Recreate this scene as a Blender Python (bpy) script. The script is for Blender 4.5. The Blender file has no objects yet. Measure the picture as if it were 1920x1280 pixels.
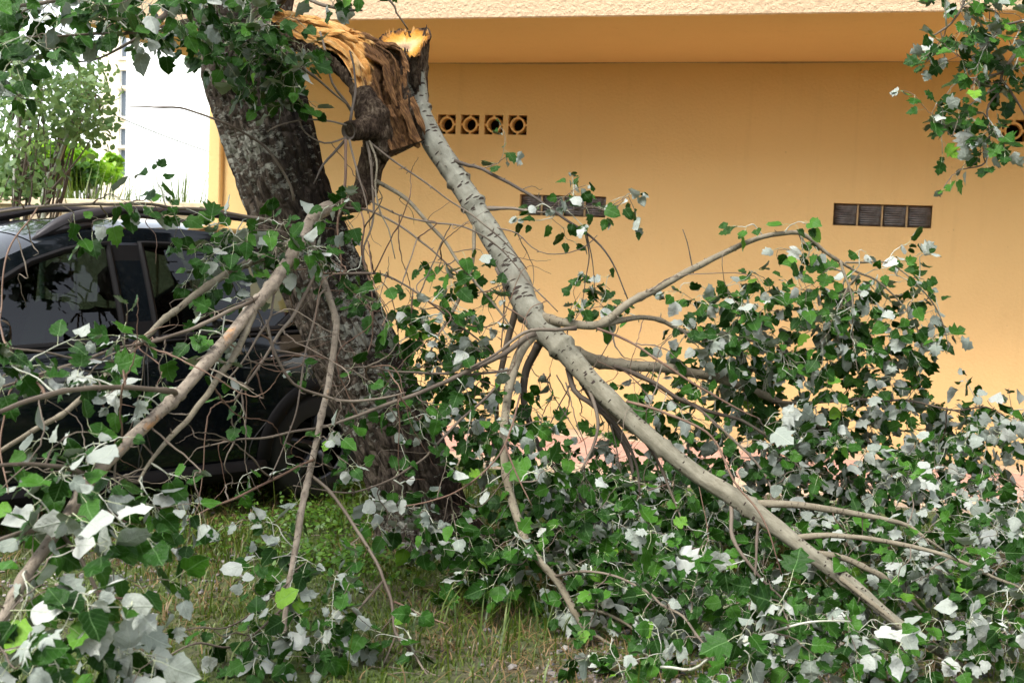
import bpy, math, random
import numpy as np
from mathutils import Vector, Matrix, noise, geometry

R = random.Random(11)
NR = np.random.default_rng(7)
scene = bpy.context.scene
col = scene.collection

# ------------------------------------------------------------------ camera, sky, sun, exposure
FOC = 2200.0                                   # focal length in photo pixels (1920 wide)
TH, PH, RO = math.radians(15.7), math.atan(182 / 2200.0), 0.040
EYE = np.array([0.0, 0.0, 1.6])
FH = np.array([-math.sin(TH), math.cos(TH), 0.0])
RH = np.array([math.cos(TH), math.sin(TH), 0.0])
ZU = np.array([0.0, 0.0, 1.0])
FW = FH * math.cos(PH) - ZU * math.sin(PH)
UP0 = np.cross(RH, FW)
RT = RH * math.cos(RO) + UP0 * math.sin(RO)
UPV = -RH * math.sin(RO) + UP0 * math.cos(RO)


def at(x, y, d):
    """survey point: photo pixel plus measured distance -> place in the scene"""
    return EYE + (FW + RT * (x - 960) / FOC + UPV * (640 - y) / FOC) * d


def on_y(x, y, Y):
    v = FW + RT * (x - 960) / FOC + UPV * (640 - y) / FOC
    return EYE + v * (Y - EYE[1]) / v[1]


cam = bpy.data.cameras.new('camera')
cam.sensor_width = 36.0
cam.lens = FOC / 1920 * 36
cam.clip_start = 0.05
cam.clip_end = 2000
cam.dof.use_dof = True
cam.dof.focus_distance = 5.7
cam.dof.aperture_fstop = 5.0
cam_o = bpy.data.objects.new('camera', cam)
col.objects.link(cam_o)
m = Matrix.Identity(4)
for i in range(3):
    m[i][0], m[i][1], m[i][2], m[i][3] = RT[i], UPV[i], -FW[i], EYE[i]
cam_o.matrix_world = m
scene.camera = cam_o

SUN_EL, SUN_AZ = math.radians(54), math.radians(208)      # azimuth: clockwise from +Y
world = bpy.data.worlds.new('World')
scene.world = world
world.use_nodes = True
wn = world.node_tree.nodes
sky = wn.new('ShaderNodeTexSky')
sky.sky_type = 'NISHITA'
sky.sun_disc = False
sky.sun_elevation = SUN_EL
sky.sun_rotation = SUN_AZ
sky.dust_density = 1.6
sky.air_density = 1.0
sky.ozone_density = 1.0
wn['Background'].inputs['Strength'].default_value = 0.15
# thin bright cloud over the whole sky: the blue is mostly washed out
bw = wn.new('ShaderNodeRGBToBW')
mixn = wn.new('ShaderNodeMix')
mixn.data_type = 'RGBA'
mixn.inputs[0].default_value = 0.78
world.node_tree.links.new(sky.outputs[0], bw.inputs[0])
world.node_tree.links.new(sky.outputs[0], mixn.inputs[6])
world.node_tree.links.new(bw.outputs[0], mixn.inputs[7])
world.node_tree.links.new(mixn.outputs[2], wn['Background'].inputs['Color'])
sun = bpy.data.lights.new('sun', 'SUN')
sun.energy = 0.95
sun.angle = math.radians(24)
sun.color = (1.0, 0.96, 0.9)
sun_o = bpy.data.objects.new('sun', sun)
sd = Vector((math.sin(SUN_AZ) * math.cos(SUN_EL), math.cos(SUN_AZ) * math.cos(SUN_EL), math.sin(SUN_EL)))
sun_o.rotation_euler = (-sd).to_track_quat('-Z', 'Y').to_euler()
sun_o.location = (0, -5, 20)
col.objects.link(sun_o)
vs = scene.view_settings
vs.view_transform = 'Standard'
vs.look = 'None'
vs.exposure = 2.2
vs.gamma = 1.0
vs.use_curve_mapping = False
scene.cycles.max_bounces = 8
scene.cycles.diffuse_bounces = 5
scene.cycles.transparent_max_bounces = 12
scene.cycles.use_denoising = True
scene.cycles.caustics_reflective = False
scene.cycles.caustics_refractive = False


# ------------------------------------------------------------------ materials
class NT:
    def __init__(s, name):
        s.m = bpy.data.materials.new(name)
        s.m.use_nodes = True
        s.t = s.m.node_tree
        s.b = s.t.nodes['Principled BSDF']
        s.out = s.t.nodes['Material Output']

    def n(s, typ, **kw):
        nd = s.t.nodes.new('ShaderNode' + typ)
        for k, v in kw.items():
            if hasattr(nd, k):
                setattr(nd, k, v)
            else:
                s.set(nd.inputs[k.replace('_', ' ')], v)
        return nd

    def set(s, inp, v):
        if isinstance(v, bpy.types.NodeSocket):
            s.t.links.new(v, inp)
        elif isinstance(v, bpy.types.Node):
            s.t.links.new(v.outputs[0], inp)
        else:
            if isinstance(v, tuple) and len(v) == 3 and inp.type == 'RGBA':
                v = (*v, 1)
            inp.default_value = v

    def p(s, **kw):
        for k, v in kw.items():
            s.set(s.b.inputs[k.replace('_', ' ')], v)
        return s

    def coord(s, kind='Object', scale=(1, 1, 1)):
        tc = s.n('TexCoord')
        mp = s.n('Mapping')
        mp.inputs['Scale'].default_value = scale
        s.t.links.new(tc.outputs[kind], mp.inputs['Vector'])
        return mp.outputs[0]

    def noise(s, vec, scale, detail=4, rough=0.55):
        nd = s.n('TexNoise')
        s.set(nd.inputs['Vector'], vec)
        nd.inputs['Scale'].default_value = scale
        nd.inputs['Detail'].default_value = detail
        nd.inputs['Roughness'].default_value = rough
        return nd.outputs['Fac']

    def ramp(s, fac, stops, interp='LINEAR'):
        nd = s.n('ValToRGB')
        nd.color_ramp.interpolation = interp
        els = nd.color_ramp.elements
        while len(els) < len(stops):
            els.new(0.5)
        for e, (p, c) in zip(els, stops):
            e.position = p
            e.color = (*c, 1) if len(c) == 3 else c
        s.set(nd.inputs[0], fac)
        return nd.outputs[0]

    def mix(s, fac, a, b, mode='MIX'):
        nd = s.n('Mix', data_type='RGBA', blend_type=mode)
        s.set(nd.inputs[0], fac)
        s.set(nd.inputs[6], a)
        s.set(nd.inputs[7], b)
        return nd.outputs[2]

    def math(s, op, a, b=0.0):
        nd = s.n('Math', operation=op)
        s.set(nd.inputs[0], a)
        s.set(nd.inputs[1], b)
        return nd.outputs[0]

    def bump(s, h, strength=0.3, dist=0.01):
        nd = s.n('Bump')
        s.set(nd.inputs['Height'], h)
        nd.inputs['Strength'].default_value = strength
        nd.inputs['Distance'].default_value = dist
        s.set(s.b.inputs['Normal'], nd.outputs[0])
        return s


MAT = {}


def simple(name, c, rough=0.6, metal=0.0, var=0.15, scale=20.0, bump=0.0, spec=0.5):
    k = NT(name)
    v = k.coord('Object')
    f = k.noise(v, scale, 5)
    a = tuple(x * (1 - var) for x in c)
    b = tuple(min(1, x * (1 + var)) for x in c)
    k.p(Base_Color=k.ramp(f, [(0.3, a), (0.7, b)]), Roughness=rough, Metallic=metal)
    k.b.inputs['Specular IOR Level'].default_value = spec
    if bump:
        k.bump(f, bump, 0.01)
    MAT[name] = k.m
    return k.m


def stucco(name, c, stain, bs, bd, grain):
    k = NT(name)
    v = k.coord('Object')
    big = k.noise(v, 0.7, 5, 0.6)
    base = k.ramp(big, [(0.3, tuple(x * 0.93 for x in c)), (0.7, c)])
    st = k.noise(k.coord('Object', (1.2, 1.2, 0.8)), 2.3, 8, 0.72)
    base = k.mix(k.ramp(st, [(0.60, (0, 0, 0)), (0.80, (0.35,) * 3)]), base, stain)
    sp = k.noise(v, 22, 3, 0.6)
    base = k.mix(k.ramp(sp, [(0.73, (0, 0, 0)), (0.80, (0.55,) * 3)]), base, tuple(x * 0.35 for x in c))
    streak = k.noise(k.coord('Object', (5.0, 5.0, 0.22)), 1.6, 6, 0.7)
    base = k.mix(k.ramp(streak, [(0.56, (0, 0, 0)), (0.78, (0.28,) * 3)]), base, stain)
    sp2 = k.noise(k.coord('Object', (1, 1, 1.6)), 5.5, 8, 0.75)
    base = k.mix(k.ramp(sp2, [(0.66, (0, 0, 0)), (0.74, (0.4,) * 3)]), base, tuple(min(1, x * 1.12) for x in c))
    zz_ = k.n('SeparateXYZ')
    k.set(zz_.inputs[0], v)
    low = k.math('ADD', zz_.outputs[2], k.math('MULTIPLY', k.noise(k.coord('Object'), 6, 6, 0.7), 0.35))
    base = k.mix(k.ramp(low, [(0.16, (0.55,) * 3), (0.42, (0, 0, 0))]), base, (0.30, 0.22, 0.14))
    k.p(Base_Color=base, Roughness=0.92)
    k.b.inputs['Specular IOR Level'].default_value = 0.2
    g = k.noise(v, grain, 6, 0.65)
    k.bump(g, bs, bd)
    MAT[name] = k.m


stucco('wall_stucco', (0.80, 0.55, 0.245), (0.60, 0.40, 0.18), 0.45, 0.012, 38)
stucco('fascia_stucco', (0.62, 0.44, 0.28), (0.52, 0.36, 0.23), 0.9, 0.03, 26)
simple('vent_plaster', (0.78, 0.49, 0.19), 0.9, var=0.08)
simple('vent_shade', (0.015, 0.010, 0.008), 0.9)
simple('mortar', (0.42, 0.30, 0.16), 0.9)
simple('plaster_white', (0.86, 0.86, 0.84), 0.85, var=0.03, scale=2)
simple('plaster_cream', (0.82, 0.72, 0.55), 0.85, var=0.03, scale=2)
simple('neighbour_pane', (0.09, 0.11, 0.135), 0.4, var=0.06, spec=0.2)
simple('shutter_slats', (0.62, 0.64, 0.66), 0.5)
simple('fence_concrete', (0.52, 0.42, 0.29), 0.9, var=0.2, scale=6, bump=0.2)
simple('post_concrete', (0.25, 0.22, 0.18), 0.9, var=0.3, scale=9, bump=0.3)
simple('tan_render', (0.50, 0.38, 0.24), 0.9, var=0.06, scale=1)
simple('roof_tile', (0.35, 0.14, 0.08), 0.8)
simple('tile_pink', (0.46, 0.26, 0.20), 0.8, var=0.18, scale=5, bump=0.15)
simple('tile_cream', (0.50, 0.37, 0.25), 0.8, var=0.15, scale=5, bump=0.15)
simple('grout', (0.30, 0.24, 0.18), 0.9)
simple('cable', (0.10, 0.12, 0.10), 0.6)
simple('black_plastic', (0.008, 0.0075, 0.008), 0.65, var=0.1, spec=0.12)
simple('rubber', (0.012, 0.012, 0.012), 0.7)
simple('rim_metal', (0.05, 0.05, 0.055), 0.4, 0.6, var=0.1)
simple('seat_fabric', (0.03, 0.026, 0.026), 0.85)
simple('headrest_fabric', (0.07, 0.03, 0.02), 0.8)
simple('interior_plastic', (0.02, 0.02, 0.022), 0.6)
simple('rail_plastic', (0.03, 0.026, 0.028), 0.42, var=0.05, spec=0.35)
simple('lamp_red', (0.35, 0.01, 0.01), 0.15)
simple('lamp_clear', (0.6, 0.6, 0.62), 0.1)

k = NT('car_paint')
v = k.coord('Object')
k.p(Base_Color=(0.004, 0.006, 0.008), Metallic=0.0, Roughness=k.ramp(k.noise(v, 6, 6), [(0.3, (0.02,) * 3), (0.75, (0.12,) * 3)]))
MAT['car_paint'] = k.m

k = NT('car_glass')
tr = k.n('BsdfTransparent')
tr.inputs[0].default_value = (0.13, 0.17, 0.15, 1)
gl = k.n('BsdfGlossy')
gl.inputs['Roughness'].default_value = 0.015
gl.inputs['Color'].default_value = (0.95, 0.95, 0.95, 1)
fr = k.n('Fresnel')
fr.inputs['IOR'].default_value = 1.55
mx = k.n('MixShader')
k.set(mx.inputs[0], k.math('MULTIPLY', fr.outputs[0], 0.95))
k.set(mx.inputs[1], tr.outputs[0])
k.set(mx.inputs[2], gl.outputs[0])
k.t.links.new(mx.outputs[0], k.out.inputs['Surface'])
MAT['car_glass'] = k.m

k = NT('block_glass')
v = k.coord('Object')
k.p(Base_Color=k.ramp(k.noise(v, 14, 4), [(0.35, (0.085, 0.075, 0.07)), (0.7, (0.19, 0.18, 0.18))]), Roughness=0.22)
k.b.inputs['Coat Weight'].default_value = 0.6
MAT['block_glass'] = k.m


def bark(name, build):
    k = NT(name)
    build(k)
    MAT[name] = k.m


def trunk_bark(k):
    v = k.coord('UV')
    big = k.noise(k.coord('UV', (1, 0.35, 1)), 2.4, 3)
    fine = k.noise(k.coord('UV', (1, 0.3, 1)), 34, 6, 0.7)
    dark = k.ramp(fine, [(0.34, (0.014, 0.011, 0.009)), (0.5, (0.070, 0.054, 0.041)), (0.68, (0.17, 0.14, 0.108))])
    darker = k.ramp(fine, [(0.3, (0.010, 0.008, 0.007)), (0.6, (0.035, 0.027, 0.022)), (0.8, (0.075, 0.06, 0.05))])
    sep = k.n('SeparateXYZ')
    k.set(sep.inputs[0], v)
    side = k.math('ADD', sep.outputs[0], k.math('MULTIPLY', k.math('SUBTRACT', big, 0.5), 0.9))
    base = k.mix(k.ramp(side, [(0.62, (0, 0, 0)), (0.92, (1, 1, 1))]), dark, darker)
    blot = k.noise(k.coord('UV', (1.0, 1.5, 1)), 19, 8, 0.72)
    zone = k.noise(k.coord('UV', (0.8, 1.1, 1)), 2.1, 3)
    f = k.math('ADD', blot, k.math('MULTIPLY', k.math('SUBTRACT', zone, 0.5), 0.75))
    mask = k.ramp(f, [(0.560, (0, 0, 0)), (0.59, (1, 1, 1))])
    pale = k.ramp(fine, [(0.35, (0.12, 0.115, 0.09)), (0.6, (0.31, 0.31, 0.265))])
    k.p(Base_Color=k.mix(mask, base, pale), Roughness=0.93)
    k.b.inputs['Specular IOR Level'].default_value = 0.15
    fis = k.n('TexVoronoi', feature='DISTANCE_TO_EDGE')
    k.set(fis.inputs['Vector'], k.coord('UV', (1, 0.38, 1)))
    fis.inputs['Scale'].default_value = 26
    h = k.math('ADD', k.math('MULTIPLY', k.math('MINIMUM', fis.outputs[0], 0.25), 2.0), k.math('MULTIPLY', fine, 0.8))
    k.bump(k.math('ADD', h, k.math('MULTIPLY', mask, -0.1)), 1.0, 0.035)


bark('trunk_bark', trunk_bark)


def limb_bark(k, greens=((0.125, 0.122, 0.095), (0.29, 0.288, 0.235)), spots=1.0, sc=46, lo=0.335, along=False, scars=False):
    n1 = k.noise(k.coord('UV', (1, 0.45, 1)), 22, 8, 0.7)
    base = k.ramp(n1, [(0.28, greens[0]), (0.70, greens[1])])
    zone = k.noise(k.coord('UV'), 4.0, 4)
    blot = k.noise(k.coord('UV', (1, 0.6, 1)), 7, 5, 0.65)
    base = k.mix(k.ramp(blot, [(0.52, (0, 0, 0)), (0.72, (0.75,) * 3)]), base, (0.15, 0.125, 0.09))
    vo = k.n('TexVoronoi')
    wob = k.n('TexNoise')
    k.set(wob.inputs['Vector'], k.coord('UV'))
    wob.inputs['Scale'].default_value = 40
    vec = k.n('VectorMath', operation='MULTIPLY_ADD')
    k.set(vec.inputs[0], wob.outputs['Color'])
    vec.inputs[1].default_value = (0.016, 0.016, 0.0)
    k.set(vec.inputs[2], k.coord('UV', (0.55, 1.3, 1)))
    k.set(vo.inputs['Vector'], vec.outputs[0])
    vo.inputs['Scale'].default_value = sc
    vo.inputs['Randomness'].default_value = 1.0
    sp = k.n('SeparateColor')
    k.set(sp.inputs[0], vo.outputs['Color'])
    lim = k.math('ADD', vo.outputs['Distance'], k.math('MULTIPLY', sp.outputs[0], 0.22))
    lim = k.math('ADD', lim, k.math('MULTIPLY', k.math('SUBTRACT', 0.5, zone), 0.7))
    if along:
        sy = k.n('SeparateXYZ')
        k.set(sy.inputs[0], k.coord('UV'))
        age = k.ramp(k.math('MULTIPLY', sy.outputs[1], 0.25), [(0.33, (0, 0, 0)), (0.48, (1, 1, 1))])
        lim = k.math('ADD', lim, k.math('MULTIPLY', age, 0.13))
        base = k.mix(k.math('MULTIPLY', age, 0.75), base, k.ramp(n1, [(0.3, (0.10, 0.088, 0.058)), (0.7, (0.245, 0.225, 0.165))]))
    if scars:
        sc_ = k.noise(k.coord('UV', (1, 0.35, 1)), 9, 5, 0.6)
        base = k.mix(k.ramp(sc_, [(0.60, (0, 0, 0)), (0.66, (0.85,) * 3)]), base, (0.40, 0.21, 0.09))
        gr = k.noise(k.coord('UV', (1, 0.6, 1)), 26, 6, 0.7)
        base = k.mix(k.ramp(gr, [(0.5, (0, 0, 0)), (0.66, (0.8,) * 3)]), base, (0.075, 0.058, 0.045))
    mask = k.ramp(lim, [(lo, (spots,) * 3), (lo + 0.09, (0, 0, 0))])
    k.p(Base_Color=k.mix(mask, base, (0.042, 0.031, 0.025)), Roughness=0.88)
    k.b.inputs['Specular IOR Level'].default_value = 0.2
    k.bump(k.math('ADD', k.math('MULTIPLY', mask, 0.9), n1), 0.7, 0.008)


bark('limb_bark', lambda k: limb_bark(k, along=True))
bark('branch_bark', lambda k: limb_bark(k, ((0.11, 0.09, 0.06), (0.27, 0.24, 0.175)), 0.7, 90, 0.22))
bark('scar_bark', lambda k: limb_bark(k, ((0.14, 0.112, 0.085), (0.34, 0.29, 0.225)), 0.6, 80, 0.22, False, True))


def twig_bark(k, a, b):
    f = k.noise(k.coord('Object'), 3.0, 3)
    f2 = k.noise(k.coord('Object'), 60, 4)
    k.p(Base_Color=k.mix(k.math('MULTIPLY', f2, 0.5), k.ramp(f, [(0.38, a), (0.62, b)]), (0.06, 0.045, 0.03)), Roughness=0.75)


bark('twig_brown', lambda k: twig_bark(k, (0.09, 0.066, 0.047), (0.19, 0.155, 0.115)))
bark('twig_red', lambda k: twig_bark(k, (0.11, 0.055, 0.034), (0.20, 0.12, 0.078)))
bark('twig_dark', lambda k: twig_bark(k, (0.035, 0.027, 0.02), (0.085, 0.066, 0.05)))
bark('shoot_pale', lambda k: twig_bark(k, (0.40, 0.42, 0.33), (0.58, 0.60, 0.50)))


def rough_bark(k):
    n = k.noise(k.coord('Object', (1, 1, 0.45)), 60, 8, 0.75)
    n2 = k.noise(k.coord('Object'), 13, 6, 0.65)
    c = k.ramp(n, [(0.34, (0.014, 0.010, 0.007)), (0.48, (0.075, 0.052, 0.035)), (0.60, (0.20, 0.155, 0.11)), (0.72, (0.38, 0.33, 0.26))])
    k.p(Base_Color=k.mix(k.ramp(n2, [(0.42, (0, 0, 0)), (0.56, (0.85,) * 3)]), c, k.ramp(n, [(0.35, (0.012, 0.008, 0.006)), (0.65, (0.09, 0.06, 0.042))])), Roughness=0.95)
    k.b.inputs['Specular IOR Level'].default_value = 0.1
    k.bump(k.math('ADD', n, n2), 1.0, 0.035)


bark('rough_bark', rough_bark)


def torn_wood(k):
    """UV: u across the fibres (m), v along the tear 0..1"""
    sep = k.n('SeparateXYZ')
    k.set(sep.inputs[0], k.coord('UV'))
    fib = k.noise(k.coord('UV', (1, 0.16, 1)), 120, 5, 0.65)
    fib2 = k.noise(k.coord('UV', (1, 0.22, 1)), 38, 4, 0.6)
    fresh = k.ramp(fib2, [(0.30, (0.36, 0.14, 0.035)), (0.42, (0.62, 0.29, 0.075)), (0.55, (0.74, 0.43, 0.15)), (0.72, (0.80, 0.58, 0.32))])
    rot = k.ramp(fib, [(0.3, (0.030, 0.014, 0.008)), (0.52, (0.13, 0.062, 0.026)), (0.74, (0.36, 0.19, 0.085))])
    edge = k.math('ADD', sep.outputs[1], k.math('MULTIPLY', k.math('SUBTRACT', k.noise(k.coord('UV', (1, 0.5, 1)), 16, 4), 0.5), 0.55))
    skew = k.math('ADD', edge, sep.outputs[0])
    oi = k.n('ObjectInfo')
    skew = k.math('ADD', skew, k.math('MULTIPLY', k.math('SUBTRACT', oi.outputs['Random'], 0.5), 0.12))
    c = k.mix(k.ramp(skew, [(0.66, (0, 0, 0)), (0.73, (1, 1, 1))]), fresh, rot)
    recess_shade = k.ramp(skew, [(0.68, (0, 0, 0)), (0.75, (0.85,) * 3), (0.86, (0.6,) * 3), (0.98, (0, 0, 0))])  # shade of a dark recess, painted into the wood colour
    c = k.mix(recess_shade, c, (0.035, 0.016, 0.009))
    k.p(Base_Color=k.mix(0.15, k.mix(k.math('MULTIPLY', oi.outputs['Random'], 0.2), c, (0.20, 0.08, 0.025)), k.ramp(fib, [(0.38, (0.05, 0.02, 0.008)), (0.62, (0.62, 0.34, 0.12))])), Roughness=0.8)
    k.b.inputs['Specular IOR Level'].default_value = 0.2
    k.bump(k.math('ADD', fib, fib2), 1.0, 0.012)


bark('torn_wood', torn_wood)
k = NT('fresh_wood')
sep = k.n('SeparateXYZ')
k.set(sep.inputs[0], k.coord('UV'))
nn_ = k.noise(k.coord('Object'), 26, 5, 0.6)
rad = k.math('ADD', sep.outputs[0], k.math('MULTIPLY', k.math('SUBTRACT', nn_, 0.5), 0.55))
k.p(Base_Color=k.ramp(rad, [(0.10, (0.26, 0.16, 0.10)), (0.32, (0.50, 0.37, 0.20)), (0.58, (0.50, 0.30, 0.075)), (0.80, (0.42, 0.19, 0.025)), (0.98, (0.12, 0.05, 0.015))]), Roughness=0.8)
k.b.inputs['Specular IOR Level'].default_value = 0.15
k.bump(k.noise(k.coord('Object'), 120, 5), 0.8, 0.01)
MAT['fresh_wood'] = k.m


def leaf_mat(name, under, dull=1.0):
    k = NT(name)
    at_ = k.n('Attribute', attribute_name='tint')
    oi = k.n('ObjectInfo')
    r = k.math('FRACT', k.math('ADD', at_.outputs['Fac'], oi.outputs['Random']))
    sep = k.n('SeparateXYZ')
    k.set(sep.inputs[0], k.coord('UV'))
    ax = k.math('ABSOLUTE', sep.outputs[0])
    rib = k.ramp(ax, [(0.010, (1, 1, 1)), (0.03, (0, 0, 0))])
    # side veins run forwards and out from the midrib
    w = k.n('Math', operation='PINGPONG')
    k.set(w.inputs[0], k.math('SUBTRACT', sep.outputs[1], k.math('MULTIPLY', ax, 0.75)))
    w.inputs[1].default_value = 0.085
    vein = k.math('MAXIMUM', rib, k.math('MULTIPLY', k.ramp(w.outputs[0], [(0.006, (1, 1, 1)), (0.016, (0, 0, 0))]), 0.45))
    if not under:
        c = k.ramp(r, [(0.0, (0.006, 0.028, 0.002)), (0.5, (0.015, 0.062, 0.004)), (0.88, (0.036, 0.116, 0.008)), (0.96, (0.06, 0.17, 0.018)), (1.0, (0.15, 0.30, 0.022))])
        c = k.mix(k.math('MULTIPLY', vein, 0.45), c, (0.14, 0.26, 0.09))
        rough, tc, tw, spec = 0.46, (0.12, 0.36, 0.010), 0.16, 0.16
    else:
        c = k.ramp(r, [(0.0, (0.24, 0.28, 0.235)), (0.6, (0.36, 0.39, 0.345)), (1.0, (0.50, 0.52, 0.475))])
        c = k.mix(k.math('MULTIPLY', vein, 0.5), c, (0.42, 0.47, 0.38))
        rough, tc, tw, spec = 0.9, (0.20, 0.40, 0.06), 0.20, 0.15
    k.p(Base_Color=c, Roughness=rough)
    k.b.inputs['Specular IOR Level'].default_value = spec
    k.bump(k.math('ADD', k.noise(k.coord('UV'), 7, 2), k.math('MULTIPLY', vein, 0.35 if under else -0.3)), 0.5, 0.008)
    t = k.n('BsdfTranslucent')
    t.inputs[0].default_value = (*tc, 1)
    mx = k.n('MixShader')
    mx.inputs[0].default_value = tw
    k.set(mx.inputs[1], k.b.outputs[0])
    k.set(mx.inputs[2], t.outputs[0])
    k.t.links.new(mx.outputs[0], k.out.inputs['Surface'])
    MAT[name] = k.m


leaf_mat('leaf_upper', False)
leaf_mat('leaf_underside', True)
simple('petiole', (0.46, 0.50, 0.30), 0.7)


def plain_leaf(name, a, b, tc):
    k = NT(name)
    at_ = k.n('Attribute', attribute_name='tint')
    k.p(Base_Color=k.ramp(at_.outputs['Fac'], [(0.0, a), (1.0, b)]), Roughness=0.5)
    t = k.n('BsdfTranslucent')
    t.inputs[0].default_value = (*tc, 1)
    mx = k.n('MixShader')
    mx.inputs[0].default_value = 0.3
    k.set(mx.inputs[1], k.b.outputs[0])
    k.set(mx.inputs[2], t.outputs[0])
    k.t.links.new(mx.outputs[0], k.out.inputs['Surface'])
    MAT[name] = k.m


plain_leaf('grass_blade', (0.026, 0.066, 0.006), (0.125, 0.165, 0.02), (0.13, 0.22, 0.016))
plain_leaf('dry_grass', (0.11, 0.065, 0.026), (0.27, 0.18, 0.08), (0.3, 0.2, 0.08))
plain_leaf('weed_leaf', (0.035, 0.105, 0.012), (0.11, 0.22, 0.022), (0.2, 0.4, 0.03))
plain_leaf('shrub_leaf', (0.10, 0.26, 0.008), (0.30, 0.50, 0.02), (0.4, 0.7, 0.03))
plain_leaf('shrub_dark', (0.02, 0.07, 0.012), (0.07, 0.17, 0.02), (0.15, 0.3, 0.03))
plain_leaf('sapling_leaf', (0.02, 0.075, 0.015), (0.15, 0.25, 0.08), (0.3, 0.45, 0.15))

k = NT('ground_soil')
v = k.coord('Object')
a = k.noise(v, 1.1, 5)
b = k.noise(v, 34, 6, 0.7)
soil = k.ramp(b, [(0.3, (0.035, 0.026, 0.017)), (0.55, (0.10, 0.075, 0.048)), (0.75, (0.20, 0.16, 0.12))])
moss = k.ramp(b, [(0.3, (0.025, 0.045, 0.008)), (0.7, (0.095, 0.135, 0.025))])
k.p(Base_Color=k.mix(k.ramp(a, [(0.36, (0, 0, 0)), (0.52, (1, 1, 1))]), soil, moss), Roughness=0.95)
k.bump(b, 0.8, 0.03)
MAT['ground_soil'] = k.m
k = NT('pebble')
at_ = k.n('Attribute', attribute_name='tint')
k.p(Base_Color=k.ramp(at_.outputs['Fac'], [(0, (0.07, 0.07, 0.075)), (0.5, (0.16, 0.15, 0.145)), (0.8, (0.24, 0.20, 0.17)), (1, (0.34, 0.32, 0.30))]), Roughness=0.85)
k.bump(k.noise(k.coord('Object'), 150, 3), 0.3, 0.003)
MAT['pebble'] = k.m


# ------------------------------------------------------------------ mesh helpers
def tag(o, label=None, cat=None, group=None, kind=None):
    if label: o['label'] = label
    if cat: o['category'] = cat
    if group: o['group'] = group
    if kind: o['kind'] = kind
    return o


def mesh(name, vs_, fs, mats, uv=None, smooth=True, mi=None, attr=None):
    me = bpy.data.meshes.new(name)
    me.from_pydata([tuple(map(float, p)) for p in vs_], [], [tuple(map(int, f)) for f in fs])
    for q in (mats if isinstance(mats, (list, tuple)) else [mats]):
        me.materials.append(MAT[q])
    if uv is not None:
        lay = me.uv_layers.new(name='UVMap')
        li = np.empty(len(me.loops), dtype=np.int32)
        me.loops.foreach_get('vertex_index', li)
        lay.data.foreach_set('uv', np.asarray(uv, dtype=np.float32)[li].ravel())
    if attr is not None:
        a_ = me.attributes.new('tint', 'FLOAT', 'POINT')
        a_.data.foreach_set('value', np.asarray(attr, dtype=np.float32))
    if smooth:
        me.polygons.foreach_set('use_smooth', np.ones(len(me.polygons), dtype=bool))
    if mi is not None:
        me.polygons.foreach_set('material_index', np.asarray(mi, dtype=np.int32))
    me.update()
    return me


def add(name, me, parent=None, loc=None):
    o = bpy.data.objects.new(name, me)
    col.objects.link(o)
    if parent is not None:
        o.parent = parent
    if loc is not None:
        o.location = loc
    return o


def empty(name, loc=(0, 0, 0), rz=0.0):
    o = bpy.data.objects.new(name, None)
    col.objects.link(o)
    o.location = loc
    o.rotation_euler = (0, 0, rz)
    o.empty_display_size = 0.1
    return o


def keep(o, parent):
    """parent while the child's coordinates are world coordinates"""
    o.parent = parent
    mw = Matrix.Translation(parent.location) @ Matrix.Rotation(parent.rotation_euler.z, 4, 'Z')
    o.matrix_parent_inverse = mw.inverted()
    return o


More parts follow.
